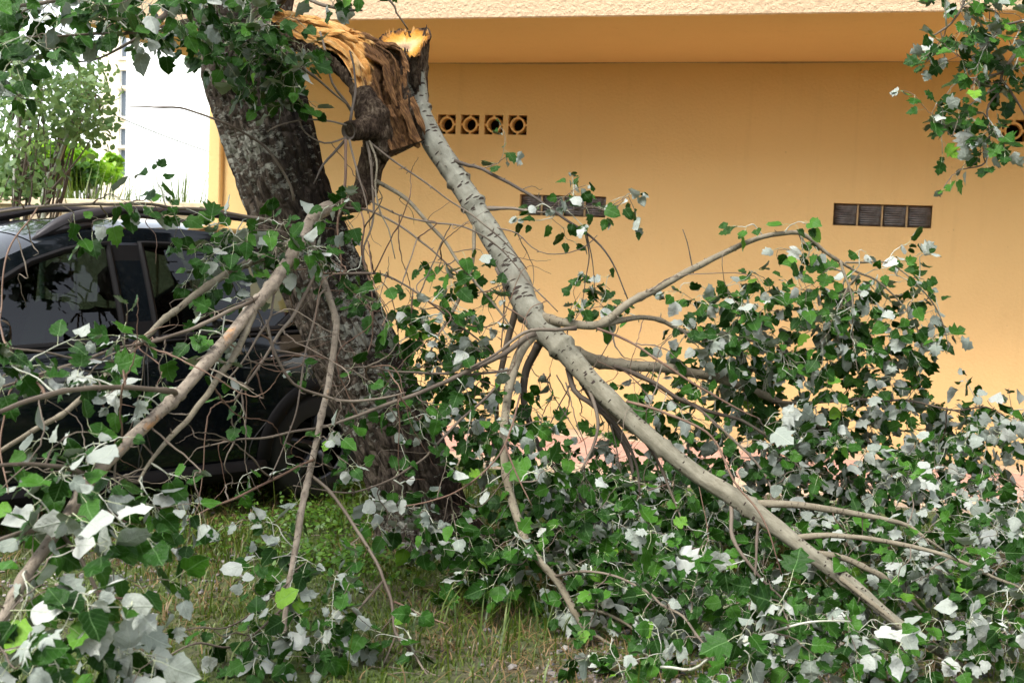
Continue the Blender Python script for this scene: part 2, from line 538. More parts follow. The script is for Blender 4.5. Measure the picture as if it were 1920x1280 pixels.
class MB:
    def __init__(s):
        s.v, s.f, s.uv, s.m = [], [], [], []

    def put(s, v, f, mi=0, uv=None):
        n0 = len(s.v)
        s.v += [tuple(p) for p in v]
        s.uv += [tuple(q) for q in uv] if uv is not None else [(0, 0)] * len(v)
        s.f += [tuple(i + n0 for i in q) for q in f]
        s.m += [mi] * len(f)
        return s

    def box(s, lo, hi, mi=0, bev=0.0):
        x0, y0, z0 = lo
        x1, y1, z1 = hi
        if bev <= 0:
            v = [(x0, y0, z0), (x1, y0, z0), (x1, y1, z0), (x0, y1, z0), (x0, y0, z1), (x1, y0, z1), (x1, y1, z1), (x0, y1, z1)]
            f = [(0, 3, 2, 1), (4, 5, 6, 7), (0, 1, 5, 4), (1, 2, 6, 5), (2, 3, 7, 6), (3, 0, 4, 7)]
            return s.put(v, f, mi)
        # chamfered on all edges: 24 corner points
        v, b = [], bev
        idx = {}
        for cx in (0, 1):
            for cy in (0, 1):
                for cz in (0, 1):
                    X, Y, Z = (x0, x1)[cx], (y0, y1)[cy], (z0, z1)[cz]
                    ix, iy, iz = X + (b, -b)[cx], Y + (b, -b)[cy], Z + (b, -b)[cz]
                    for a, p in (('x', (X, iy, iz)), ('y', (ix, Y, iz)), ('z', (ix, iy, Z))):
                        idx[cx, cy, cz, a] = len(v)
                        v.append(p)
        f = []
        for a, (i, j) in (('x', (1, 2)), ('y', (0, 2)), ('z', (0, 1))):
            for sgn in (0, 1):
                q = []
                for (p_, r_) in ((0, 0), (1, 0), (1, 1), (0, 1)):
                    c = [0, 0, 0]
                    c['xyz'.index(a)] = sgn
                    c[i], c[j] = p_, r_
                    q.append(idx[(*c, a)])
                f.append(tuple(q))
        for a, b_, c_ax in (('x', 'y', 2), ('x', 'z', 1), ('y', 'z', 0)):
            others = [t for t in range(3) if t != c_ax]
            for p_ in (0, 1):
                for r_ in (0, 1):
                    c0, c1 = [0, 0, 0], [0, 0, 0]
                    c0[others[0]] = c1[others[0]] = p_
                    c0[others[1]] = c1[others[1]] = r_
                    c1[c_ax] = 1
                    f.append((idx[(*c0, a)], idx[(*c1, a)], idx[(*c1, b_)], idx[(*c0, b_)]))
        for cx in (0, 1):
            for cy in (0, 1):
                for cz in (0, 1):
                    f.append((idx[cx, cy, cz, 'x'], idx[cx, cy, cz, 'y'], idx[cx, cy, cz, 'z']))
        return s.put(v, f, mi)

    def tube(s, pts, radii, segs=8, mi=0, caps=True):
        v, f, uv = sweep(pts, radii, segs, caps)
        return s.put(v, f, mi, uv)

    def me(s, name, mats, smooth=True):
        return mesh(name, s.v, s.f, mats, s.uv, smooth, s.m)


def sweep(pts, radii, segs=8, caps=True, disp=None):
    pts = np.asarray(pts, float)
    n = len(pts)
    radii = np.broadcast_to(np.asarray(radii, float), (n,))
    tan = np.gradient(pts, axis=0)
    tan /= np.linalg.norm(tan, axis=1)[:, None] + 1e-12
    # frame starts with its seam facing away from the viewpoint
    a = FH - tan[0] * (FH @ tan[0])
    if np.linalg.norm(a) < 1e-3:
        a = np.array([1.0, 0, 0])
    a /= np.linalg.norm(a)
    ang = np.linspace(0, 2 * math.pi, segs + 1)
    ca, sa = np.cos(ang), np.sin(ang)
    V, UV = [], []
    L = np.concatenate([[0], np.cumsum(np.linalg.norm(np.diff(pts, axis=0), axis=1))])
    rm = float(np.mean(radii))
    for i in range(n):
        a = a - tan[i] * (a @ tan[i])
        a /= np.linalg.norm(a) + 1e-12
        b = np.cross(tan[i], a)
        for j in range(segs + 1):
            d = a * ca[j] + b * sa[j]
            rr = radii[i]
            p = pts[i] + d * rr
            if disp is not None:
                jj = j % segs
                p = pts[i] + d * (rr + disp(i, ang[jj], L[i], pts[i] + (a * ca[jj] + b * sa[jj]) * rr, rr))
            V.append(p)
            UV.append((ang[j] * rm, L[i]))
    F = []
    s1 = segs + 1
    for i in range(n - 1):
        for j in range(segs):
            F.append((i * s1 + j, i * s1 + j + 1, (i + 1) * s1 + j + 1, (i + 1) * s1 + j))
    if caps:
        F.append(tuple(range(segs - 1, -1, -1)))
        F.append(tuple((n - 1) * s1 + j for j in range(segs)))
    return V, F, UV


def smooth_path(pts, step=None, n=None, cols=None):
    """Catmull-Rom through the points (any number of columns), resampled"""
    p = np.asarray(pts, float)
    if len(p) == 2:
        p = np.vstack([p[0], (p[0] + p[1]) / 2, p[1]])
    q = np.vstack([2 * p[0] - p[1], p, 2 * p[-1] - p[-2]])
    out = []
    for i in range(1, len(q) - 2):
        d = np.linalg.norm((q[i + 1] - q[i])[:3])
        k_ = max(2, int(d / step)) if step else n
        for t in np.arange(k_) / k_:
            out.append(0.5 * (2 * q[i] + (q[i + 1] - q[i - 1]) * t + (2 * q[i - 1] - 5 * q[i] + 4 * q[i + 1] - q[i + 2]) * t * t + (3 * q[i] - q[i - 1] - 3 * q[i + 1] + q[i + 2]) * t ** 3))
    out.append(p[-1])
    return np.array(out)


def trace(pts):
    """[(px, py, depth, width px)] -> xyz + radius rows"""
    return np.array([[*at(x, y, d), w * 0.46 * d / FOC] for x, y, d, w in pts])


# ------------------------------------------------------------------ ground and pavement
gx = np.concatenate([np.linspace(-400, -12, 14), np.linspace(-11, 9, 81), np.linspace(10, 400, 14)])
gy = np.concatenate([np.linspace(-120, -3, 8), np.linspace(-2, 14, 65), np.linspace(15, 700, 20)])


def gz(x, y):
    if -10 < x < 6 and 1 < y < 7.9:
        e = min(1, (7.9 - y) * 2, (y - 1) * 2, (6 - x), (x + 10))
        return (0.035 * noise.noise(Vector((x * 0.9, y * 0.9, 0.3))) + 0.012 * noise.noise(Vector((x * 3, y * 3, 1.3)))) * max(0, e) - 0.005
    return -0.005


gv = [(x, y, gz(x, y)) for y in gy for x in gx]
gf = [(j * len(gx) + i, j * len(gx) + i + 1, (j + 1) * len(gx) + i + 1, (j + 1) * len(gx) + i) for j in range(len(gy) - 1) for i in range(len(gx) - 1)]
ground = add('ground', mesh('ground', gv, gf, 'ground_soil'))
tag(ground, 'bare soil ground with patchy moss under the fallen branches', 'ground', kind='structure')

W = 9.9
pave = add('pavement', MB().box((-5.6, 7.95, -0.12), (9, W, 0.0)).me('pavement', 'grout', False))
tag(pave, 'pink and cream tiled pavement along the orange house', 'pavement', kind='structure')
tp = MB().box((0.004, 0.004, -0.03), (0.396, 0.296, 0.014), 0, 0.004).me('tile', 'tile_pink', False)
tcm = MB().box((0.004, 0.004, -0.03), (0.396, 0.346, 0.018), 0, 0.004).me('tile', 'tile_cream', False)
for i in range(18):
    x = -4.4 + i * 0.4
    o = add('tile', tcm, pave, (x, W - 0.352, 0.001 * R.random()))
    for j in range(5):
        add('tile', tcm if (j == 4) else tp, pave, (x + (0.2 if j % 2 else 0), W - 0.36 - 0.3 * (j + 1) - (0.052 if j == 4 else 0), 0.002 * R.random()))


# ------------------------------------------------------------------ the orange house
def holed_wall(x0, x1, z0, z1, y, holes, depth, mb):
    xs = sorted({x0, x1, *[h[0] for h in holes], *[h[1] for h in holes]})
    zs = sorted({z0, z1, *[h[2] for h in holes], *[h[3] for h in holes]})
    for i in range(len(xs) - 1):
        for j in range(len(zs) - 1):
            cx, cz = (xs[i] + xs[i + 1]) / 2, (zs[j] + zs[j + 1]) / 2
            if any(h[0] < cx < h[1] and h[2] < cz < h[3] for h in holes):
                continue
            mb.put([(xs[i], y, zs[j]), (xs[i + 1], y, zs[j]), (xs[i + 1], y, zs[j + 1]), (xs[i], y, zs[j + 1])], [(0, 1, 2, 3)])
    for a, b, c, d in holes:
        for q in ([(a, c), (b, c)], [(b, c), (b, d)], [(b, d), (a, d)], [(a, d), (a, c)]):
            (xa, za), (xb, zb) = q
            mb.put([(xa, y, za), (xa, y + depth, za), (xb, y + depth, zb), (xb, y, zb)], [(0, 1, 2, 3)])


house = empty('house', (0, W, 0))
tag(house, 'orange stucco house with deep overhang and pierced vent blocks behind the fallen limb', 'house')
HX0, HX1 = -5.75, 18.0
vents = []
VP, VW = 0.2165, 0.169
for x0 in (-3.546, 1.10, 5.6):
    vents += [(x0 + i * VP, x0 + i * VP + VW, 2.545, 2.714) for i in range(4)]
wins = [(-2.764, -2.0, 1.857, 2.036), (-0.125, 0.632, 1.857, 2.036), (3.3, 4.06, 1.857, 2.036)]
mb = MB()
holed_wall(HX0 + 0.1, HX1, -0.1, 3.16, W, vents + wins, 0.18, mb)
mb.put([(HX0 + 0.1, W + 0.2, -0.1), (HX1, W + 0.2, -0.1), (HX1, W + 7, -0.1), (HX0, W + 7, -0.1), (HX0, W + 0.2, -0.1)], [])
mb.box((HX0, W + 0.24, -0.1), (HX1, W + 7, 3.2))
keep(add('wall', mb.me('house_wall', 'wall_stucco', False)), house)
keep(add('pilaster', MB().box((HX0 - 0.03, W - 0.06, -0.1), (HX0 + 0.098, W + 0.236, 3.158), 0, 0.012).me('pilaster', 'wall_stucco', False)), house)
mb = MB()
mb.put([(HX0 - 0.05, 7.963, 3.16), (HX0 - 0.05, W + 7, 3.16), (HX1, W + 7, 3.16), (HX1, 7.963, 3.16)], [(0, 1, 2, 3)])
keep(add('soffit', mb.me('soffit', 'wall_stucco', False)), house)
mb = MB().box((HX0 - 0.054, 7.96, 3.1615), (HX1, W + 7, 6.6), 0, 0.008)
keep(add('upper_storey', mb.me('upper_storey', 'fascia_stucco', False)), house)
keep(add('roof', MB().box((HX0 - 0.4, 7.6, 6.602), (HX1 + 0.3, W + 7.4, 6.75), 0, 0.02).me('house_roof', 'roof_tile', False)), house)
# drooping mastic line between wall and soffit
jl = [(x, W - 0.004, 3.158 + 0.004 * math.sin(x * 3)) for x in np.linspace(HX0 + 0.1, 5, 60)]
keep(add('joint', MB().tube(jl, [0.006 + 0.004 * R.random() for _ in jl], 6).me('soffit_joint', 'mortar')), house)


def vent_mesh():
    mb = MB()
    h = VW / 2
    n = 40
    ro, ri = h * 0.80, h * 0.62
    a = np.linspace(0, 2 * math.pi, n, endpoint=False)
    v, f = [], []
    for y in (0.0, 0.09):
        for rr in (ro, ri):
            v += [(rr * math.cos(t), y, rr * math.sin(t)) for t in a]
    for i in range(n):
        j = (i + 1) % n
        f += [(i, j, n + j, n + i), (2 * n + i, 3 * n + i, 3 * n + j, 2 * n + j), (i, 2 * n + i, 2 * n + j, j), (n + i, n + j, 3 * n + j, 3 * n + i)]
    mb.put(v, f)
    w = 0.0095
    for dx, dz in ((1, 0), (-1, 0), (0, 1), (0, -1)):
        lo = (ro - 0.004, h - 0.0008)
        if dx:
            x0, x1 = sorted((dx * lo[0], dx * lo[1]))
            mb.box((x0, 0.002, -w), (x1, 0.085, w))
        else:
            z0, z1 = sorted((dz * lo[0], dz * lo[1]))
            mb.box((-w, 0.002, z0), (w, 0.085, z1))
    return mb.me('vent_block', 'vent_plaster', False)


vm = vent_mesh()
vback = MB().box((-VW / 2 + .001, 0.0, -VW / 2 + .001), (VW / 2 - .001, 0.02, VW / 2 - .001)).me('vent_back', 'vent_shade', False)  # near-black plate, painted shade for the unlit space behind each vent
for a, b, c, d in vents:
    o = keep(add('vent_block', vm), house)
    o.location = ((a + b) / 2, W + 0.006, (c + d) / 2)
    q = add('cavity_shade', vback, o, (0, 0.15, 0))
BLW = 0.186
gb = MB()
gb.box((-BLW / 2 + 0.004, 0.01, -0.083), (BLW / 2 - 0.004, 0.08, 0.083), 0, 0.006)
for i in range(8):
    z = -0.064 + i * 0.0183
    gb.tube([(-BLW / 2 + 0.016, 0.0105, z), (BLW / 2 - 0.016, 0.0105, z)], 0.0065, 6)
gbm = gb.me('glass_block', 'block_glass')
for a, b, c, d in wins:
    w = keep(add('glass_block_window', MB().box((a + .001, W + 0.075, c + .001), (b - .001, W + 0.17, d - .001)).me('window_back', 'mortar', False)), house)
    nb = 4
    st = (b - a) / nb
    for i in range(nb):
        o = add('glass_block', gbm, w, (a + st * (i + 0.5), W + 0.03, (c + d) / 2))
    for i in range(1, nb):
        add('mortar_joint', MB().box((a + st * i - 0.007, W + 0.028, c + .002), (a + st * i + 0.007, W + 0.0745, d - .002)).me('mortar_joint', 'mortar', False), w)

# ------------------------------------------------------------------ beyond the car: fence, neighbour, cable, post
FY = 11.6
fa, fb = on_y(60, 372, FY), on_y(400, 380, FY)
fence = empty('fence', (float(fa[0]), FY, 0))
tag(fence, 'beige concrete slat fence with flat coping behind the car', 'fence')
ftop = float(fa[2] + fb[2]) / 2
FX0, FX1 = float(fa[0]) - 6.0, HX0 + 0.2
keep(add('coping', MB().box((FX0, FY - 0.1, ftop - 0.09), (FX1, FY + 0.1, ftop), 0, 0.01).me('coping', 'fence_concrete', False)), fence)
keep(add('base_wall', MB().box((FX0, FY - 0.09, -0.05), (FX1, FY + 0.09, 0.5), 0, 0.01).me('base_wall', 'fence_concrete', False)), fence)
slm = MB().box((-0.10, -0.03, 0.498), (0.10, 0.03, ftop - 0.088), 0, 0.008).me('slat', 'fence_concrete', False)
x = FX0 + 0.15
while x < FX1 - 0.1:
    o = keep(add('slat', slm), fence)
    o.location = (x, FY + (0.012 if R.random() < 0.5 else -0.008), 0)
    x += 0.212

NY = 48.4
nb0, nb1 = on_y(187, 360, NY), on_y(436, 360, NY)
neigh = empty('neighbour_building', (float(nb0[0]), NY, 0))
tag(neigh, 'white apartment block with cream stair tower and narrow stacked windows beyond the fence', 'building')
wx = [on_y(222, 300, NY)[0], on_y(241.5, 300, NY)[0]]
zr = [(330, 281), (273, 241), (219, 170), (162, 132), (108, 60)]
wz = [(float(on_y(230, a, NY)[2]), float(on_y(230, b, NY)[2])) for a, b in zr]
holes = [(float(wx[0]), float(wx[1]), a, b) for a, b in wz]
mb = MB()
bandx = float(wx[1]) + 0.02
holed_wall(float(nb0[0]), bandx, -0.1, 12.0, NY, holes, 0.25, mb)
mb.put([(float(nb0[0]), NY, -0.1), (float(nb0[0]), NY + 9, -0.1), (float(nb0[0]), NY + 9, 12), (float(nb0[0]), NY, 12)], [(0, 1, 2, 3)])
keep(add('stair_tower', mb.me('stair_tower', 'plaster_cream', False)), neigh)
keep(add('wall', MB().box((bandx, NY - 0.3, -0.1), (float(nb1[0]) + 14, NY + 9, 12.2)).me('neighbour_wall', 'plaster_white', False)), neigh)
keep(add('parapet', MB().box((float(nb0[0]) - 0.1, NY - 0.1, 12.0), (bandx - 0.003, NY + 9.1, 12.35)).me('parapet', 'plaster_white', False)), neigh)
for a, b, c, d in holes:
    wo = keep(add('window', MB().box((a + .002, NY + 0.12, c + .002), (b - .002, NY + 0.2, d - .002)).me('pane', 'neighbour_pane', False)), neigh)
    for xa, xb in ((a + .003, a + .06), (b - .06, b - .003)):
        add('frame', MB().box((xa, NY + 0.08, c + 0.003), (xb, NY + 0.118, d - .003)).me('frame', 'shutter_slats', False), wo)
    add('sill', MB().box((a - 0.1, NY - 0.12, c - 0.12), (b, NY + 0.1, c - 0.002)).me('sill', 'plaster_cream', False), wo)

cp = [at(-60, 95, 15), at(97, 163, 16.5), at(270, 240, 18.5), at(400, 288, 20), at(470, 312, 21)]
cpath = smooth_path(np.array(cp), n=10)
tag(add('overhead_cable', MB().tube(cpath, 0.009, 5).me('overhead_cable', 'cable')), 'thin dark cable sagging across the white building', 'cable')
pb = on_y(178, 322, 24.0)
pp = empty('concrete_post', (float(pb[0]), 24.0, 0))
tag(pp, 'weathered concrete post standing in the weeds beside the white building', 'post')
z1 = float(on_y(178, 314, 24.0)[2])
keep(add('shaft', MB().box((pb[0] - 0.06, 23.94, -0.1), (pb[0] + 0.06, 24.06, z1), 0, 0.012).me('shaft', 'post_concrete', False)), pp)
keep(add('cap', MB().box((pb[0] - 0.09, 23.92, z1 + .001), (pb[0] + 0.09, 24.08, z1 + 0.06), 0, 0.015).me('cap', 'post_concrete', False)), pp)

# the tan house across the lane, behind the viewpoint: the car's panes mirror it
bh = empty('street_house', (-4, -11, 0))
tag(bh, 'tan rendered house across the lane, mirrored in the car windows', 'house')
hl = [(-14 + i * 3.2, -14 + i * 3.2 + 1.3, z, z + 1.5) for i in range(8) for z in (1.0, 4.0, 7.0)]
mb = MB()
for_y = -11.0
holed_wall(-16, 12, -0.1, 9.6, for_y, hl, -0.2, mb)
keep(add('wall', mb.me('street_wall', 'tan_render', False)), bh)
keep(add('roof', MB().box((-16.4, -19, 9.6), (12.4, -10.6, 9.9)).me('street_roof', 'roof_tile', False)), bh)
for a, b, c, d in hl:
    keep(add('window', MB().box((a, -11.24, c), (b, -11.2, d)).me('street_pane', 'neighbour_pane', False)), bh)

# ------------------------------------------------------------------ the car
CA = math.radians(44)
CF = -RH * math.cos(CA) - FH * math.sin(CA)              # forward
CL = np.array([-CF[1], CF[0], 0.0])                      # its left side, towards us
pb = at(283, 430, 6.2)
org = np.array([pb[0], pb[1], 0.0]) - 1.12 * CF - 0.9 * CL
car = empty('parked_car', tuple(org), math.atan2(CF[1], CF[0]))
tag(car, 'dark green-black family car with roof rails parked under the broken tree', 'car')


def lerp(xs, ys):
    return lambda x: float(np.interp(x, xs, ys))


belt = lerp([-0.9, 0.2, 1.2, 2.3, 2.75, 3.5], [1.05, 1.03, 0.995, 0.95, 0.93, 0.78])
roofz = lerp([-0.57, -0.40, -0.12, 0.3, 0.8, 1.1, 1.38, 1.62, 1.86, 2.15, 2.52], [1.18, 1.44, 1.53, 1.585, 1.61, 1.605, 1.575, 1.515, 1.41, 1.22, 0.96])
plan = lerp([-0.64, -0.55, -0.3, 0.3, 2.3, 2.9, 3.25, 3.45], [0.80, 0.90, 0.97, 1.0, 1.0, 0.95, 0.84, 0.62])
prof_t = [0, 0.10, 0.2, 0.34, 0.5, 0.66, 0.8, 0.9, 0.96, 1.0]
prof_y = [0.80, 0.865, 0.885, 0.895, 0.905, 0.908, 0.90, 0.89, 0.878, 0.865]


def side_y(x, z):
    b = belt(x)
    t = (z - 0.20) / (b - 0.20)
    if t <= 1:
        return float(np.interp(t, prof_t, prof_y)) * plan(x)
    return (0.865 - 0.30 * (z - b) - 0.12 * (z - b) ** 2) * plan(x)


AX = (0.0, 2.6)
mb = MB()
xs = np.linspace(-0.64, 3.45, 104)
ts = np.linspace(0, 1, 26)
for sgn in (1, -1):
    V = []
    for x in xs:
        for t in ts:
            z = 0.20 + t * (belt(x) - 0.20)
            V.append((x, sgn * side_y(x, z), z))
    F = []
    nt = len(ts)
    for i in range(len(xs) - 1):
        for j in range(nt - 1):
            cx = (xs[i] + xs[i + 1]) / 2
            cz = (V[i * nt + j][2] + V[i * nt + j + 1][2]) / 2
            if any((cx - a) ** 2 + (cz - 0.33) ** 2 < 0.37 ** 2 for a in AX):
                continue
            q = (i * nt + j, i * nt + j + 1, (i + 1) * nt + j + 1, (i + 1) * nt + j)
            F.append(q if sgn < 0 else q[::-1])
    mb.put(V, F)
# ends and bonnet
for xe in (-0.64, 3.45):
    V, F = [], []
    ys = np.linspace(-1, 1, 15)
    for t in ts:
        z = 0.20 + t * (belt(xe) - 0.20)
        w = side_y(xe, z)
        for q in ys:
            V.append((xe + (0.07 if xe > 0 else -0.07) * (1 - q * q), q * w, z))
    for j in range(len(ts) - 1):
        for i in range(14):
            F.append((j * 15 + i, j * 15 + i + 1, (j + 1) * 15 + i + 1, (j + 1) * 15 + i))
    mb.put(V, F)
for x0, x1 in ((2.46, 3.45), (-0.64, -0.52)):
    V, F = [], []
    gxs = np.linspace(x0, x1, 12)
    ys = np.linspace(-1, 1, 15)
    for x in gxs:
        for q in ys:
            V.append((x, q * side_y(x, belt(x)), belt(x) + 0.05 * (1 - q * q)))
    for i in range(11):
        for j in range(14):
            F.append((i * 15 + j, i * 15 + j + 1, (i + 1) * 15 + j + 1, (i + 1) * 15 + j))
    mb.put(V, F)
body = add('body', mb.me('car_body', 'car_paint'), car)

# side of the cabin with window openings
fw_loop = [(2.16, belt(2.16) + 0.015), (1.235, belt(1.235) + 0.02), (1.255, 1.515), (1.36, 1.505), (1.5, 1.472), (1.68, 1.41), (1.84, 1.315), (2.0, 1.18)]
rw_loop = [(1.05, belt(1.05) + 0.02), (0.30, belt(0.3) + 0.03), (0.06, 1.22), (0.18, 1.44), (0.38, 1.485), (0.7, 1.515), (1.07, 1.522)]
qw_loop = [(0.16, belt(0.1) + 0.06), (-0.14, 1.18), (-0.20, 1.31), (-0.08, 1.40), (0.10, 1.425), (-0.02, 1.22)]
out = [(-0.52, belt(-0.52))] + [(x, belt(x)) for x in np.linspace(-0.38, 2.46, 12)] + [(x, roofz(x)) for x in np.linspace(2.46, -0.40, 40)] + [(-0.47, 1.30)]


def tess(loops):
    vl = [[Vector((a, b, 0)) for a, b in lp] for lp in loops]
    tri = geometry.tessellate_polygon(vl)
    flat = [p for lp in loops for p in lp]
    return flat, [tuple(t) for t in tri]


def resamp(lp, step=0.05):
    o_ = []
    for (a, b), (c, d) in zip(lp, lp[1:] + lp[:1]):
        k_ = max(1, int(math.hypot(c - a, d - b) / step))
        o_ += [(a + (c - a) * t / k_, b + (d - b) * t / k_) for t in range(k_)]
    return o_


loops = [resamp(fw_loop), resamp(rw_loop), resamp(qw_loop)]
mb = MB()
for sgn in (1, -1):
    fl, tr_ = tess([out] + loops)
    mb.put([(x, sgn * side_y(x, z), z) for x, z in fl], tr_)
# roof skin
V, F = [], []
rx = np.linspace(-0.40, 1.64, 40)
ys = np.linspace(-1, 1, 19)
for x in rx:
    w = side_y(x, roofz(x))
    for q in ys:
        V.append((x, q * w, roofz(x) + 0.055 * (1 - abs(q) ** 2.6)))
for i in range(len(rx) - 1):
    for j in range(18):
        F.append((i * 19 + j, (i + 1) * 19 + j, (i + 1) * 19 + j + 1, i * 19 + j + 1))
mb.put(V, F)
add('cabin_shell', mb.me('cabin_shell', 'car_paint'), car)


def glass_strip(name, x0, x1, lab):
    V, F = [], []
    xs_ = np.linspace(x0, x1, 10)
    for x in xs_:
        w = side_y(x, roofz(x)) - 0.01
        for q in ys:
            V.append((x + (0.10 if x0 > 1 else -0.05) * (1 - q * q) * abs(x - (1.64 if x0 > 1 else -0.40)), q * w, roofz(x) - 0.004 + 0.055 * (1 - abs(q) ** 2.6)))
    for i in range(9):
        for j in range(18):
            F.append((i * 19 + j, (i + 1) * 19 + j, (i + 1) * 19 + j + 1, i * 19 + j + 1))
    add(name, mesh(name, V, F, 'car_glass'), car)


glass_strip('windscreen', 1.642, 2.50, '')
glass_strip('rear_window', -0.402, -0.56, '')
for sgn in (1, -1):
    for nm, lp, base_ in (('front_side_window', loops[0], fw_loop), ('rear_side_window', loops[1], rw_loop), ('quarter_window', loops[2], qw_loop)):
        fl, tr_ = tess([lp])
        w = add(nm, mesh(nm, [(x, sgn * (side_y(x, z) - 0.012), z) for x, z in fl], tr_, 'car_glass', smooth=False), car)
        ring = [(x, sgn * (side_y(x, z) + 0.001), z) for x, z in lp]
        ring.append(ring[0])
        t = MB().tube(ring, 0.019, 8, caps=False)
        t.v = [(a, b * (1 if abs(b) < 5 else 1), c) for a, b, c in t.v]
        add('window_trim', t.me('window_trim', 'black_plastic'), w)
    # black B pillar cover and waist strip
    fl, tr_ = tess([[(1.235, belt(1.235) + 0.03), (1.05, belt(1.05) + 0.03), (1.07, 1.515), (1.252, 1.51)]])
    add('pillar_cover', mesh('pillar_cover', [(x, sgn * (side_y(x, z) + 0.004), z) for x, z in fl], tr_, 'black_plastic', smooth=False), car)
    ws = [(x, sgn * (side_y(x, belt(x)) + 0.004), belt(x) + 0.004) for x in np.linspace(-0.1, 2.2, 30)]
    add('waist_strip', MB().tube(ws, 0.014, 6).me('waist_strip', 'black_plastic'), car)
    # doors: shut lines as slim dark gaps, handles
    for nm, lp in (('front_door', [(2.2, 0.95), (2.26, 0.6), (2.22, 0.33), (1.9, 0.27), (1.14, 0.27), (1.145, 0.6), (1.145, 0.985)]),
                   ('rear_door', [(1.125, 0.985), (1.125, 0.6), (1.12, 0.27), (0.55, 0.27), (0.47, 0.42), (0.30, 0.60), (0.10, 0.75), (0.02, 0.95), (0.02, 1.02)])):
        pth = smooth_path(np.array([(a, b, 0) for a, b in lp]), step=0.04)
        g = [(p[0], sgn * (side_y(p[0], p[1]) - 0.0005), p[1]) for p in pth]
        d = add(nm, MB().tube(g, 0.0045, 5).me('door_gap', 'rubber'), car)
        hx = 1.36 if nm == 'front_door' else 0.28
        hz = 0.88 if nm == 'front_door' else 0.90
        hy = side_y(hx, hz)
        hp = [(hx - 0.09, sgn * (hy - 0.005), hz - 0.003), (hx - 0.085, sgn * (hy + 0.028), hz), (hx, sgn * (hy + 0.036), hz + 0.003), (hx + 0.085, sgn * (hy + 0.028), hz), (hx + 0.09, sgn * (hy - 0.005), hz - 0.003)]
        add('handle', MB().tube(smooth_path(hp, n=4), 0.0125, 8).me('handle', 'car_paint'), d)
        V = [(hx + 0.07 * math.cos(t), sgn * (side_y(hx, hz + 0.028 * math.sin(t)) + 0.0015), hz - 0.005 + 0.028 * math.sin(t)) for t in np.linspace(0, 2 * math.pi, 20, endpoint=False)]
        add('handle_cup', mesh('handle_cup', V, [tuple(range(20))], 'rubber', smooth=False), d)
    # sill cladding and wheel arches
    sp = [(x, sgn * (side_y(x, 0.27) + 0.006), 0.25) for x in np.linspace(0.38, 2.22, 20)]
    t = MB().tube(sp, 0.055, 10)
    add('sill_cladding', t.me('sill', 'black_plastic'), car)
    for a in AX:
        V, F = [], []
        ang = np.linspace(-0.12, math.pi + 0.12, 33)
        for t in ang:
            for rr, off in ((0.345, -0.10), (0.345, 0.012), (0.355, 0.02), (0.425, 0.016), (0.432, 0.002)):
                x, z = a + rr * math.cos(t), 0.33 + rr * math.sin(t)
                V.append((x, sgn * (side_y(x, max(z, 0.22)) + off), z))
        for i in range(32):
            for j in range(4):
                F.append((i * 5 + j, i * 5 + j + 1, (i + 1) * 5 + j + 1, (i + 1) * 5 + j))
        add('arch_cladding', mesh('arch', V, F, 'black_plastic'), car)
        wl = empty('wheel')
        wl.parent = car
        wl.location = (a, sgn * 0.76, 0.33)
        pr = [(0.20, -0.10), (0.29, -0.11), (0.325, -0.09), (0.332, -0.05), (0.332, 0.05), (0.325, 0.09), (0.29, 0.11), (0.20, 0.10)]
        V, F = [], []
        n = 40
        for i in range(n):
            t = 2 * math.pi * i / n
            V += [(r_ * math.cos(t), y_, r_ * math.sin(t)) for r_, y_ in pr]
        for i in range(n):
            for j in range(len(pr) - 1):
                F.append((i * 8 + j, ((i + 1) % n) * 8 + j, ((i + 1) % n) * 8 + j + 1, i * 8 + j + 1))
        add('tyre', mesh('tyre', V, F, 'rubber'), wl)
        mb = MB()
        mb.tube([(0.205 * math.cos(t), sgn * 0.085, 0.205 * math.sin(t)) for t in np.linspace(0, 2 * math.pi, 41)], 0.014, 8, caps=False)
        mb.tube([(0, sgn * 0.02, 0), (0, sgn * 0.09, 0)], 0.05, 16)
        for i in range(5):
            t = 2 * math.pi * i / 5 + 0.3
            mb.tube([(0.03 * math.cos(t), sgn * 0.075, 0.03 * math.sin(t)), (0.205 * math.cos(t), sgn * 0.08, 0.205 * math.sin(t))], [0.032, 0.02], 8)
        add('rim', mb.me('rim', 'rim_metal'), wl)
    # roof rail: broad foot at the front, slim bar, rear foot
    rail = [(1.62, 0.0, -0.02, 0.010), (1.53, 0.0, 0.012, 0.030), (1.42, 0.0, 0.038, 0.040), (1.28, 0.0, 0.052, 0.036), (1.12, 0, 0.066, 0.026), (0.9, 0, 0.070, 0.020), (0.5, 0, 0.072, 0.019), (0.0, 0, 0.068, 0.022), (-0.14, 0, 0.045, 0.034), (-0.28, 0, 0.0, 0.012)]
    pr = smooth_path([(x, sgn * (side_y(x, roofz(x)) - 0.075), roofz(x) + 0.03 + dz, rr) for x, _, dz, rr in rail], step=0.04)
    V, F, _ = sweep(pr[:, :3], pr[:, 3], 12)
    add('roof_rail', mesh('roof_rail', V, F, 'rail_plastic'), car)
    for fx in (1.46, -0.2):
        y0 = sgn * (side_y(fx, roofz(fx)) - 0.075)
        mb = MB().tube([(fx + 0.13, y0, roofz(fx + .13) + 0.028), (fx, y0, roofz(fx) + 0.036), (fx - 0.16, y0, roofz(fx - .16) + 0.034)], [0.02, 0.04, 0.02], 10)
        add('rail_foot', mb.me('rail_foot', 'rail_plastic'), car)
    # door mirror
    mpos = (1.96, sgn * (side_y(1.96, 1.0) + 0.15), 1.075)
    V, F = [], []
    nu, nv = 24, 14
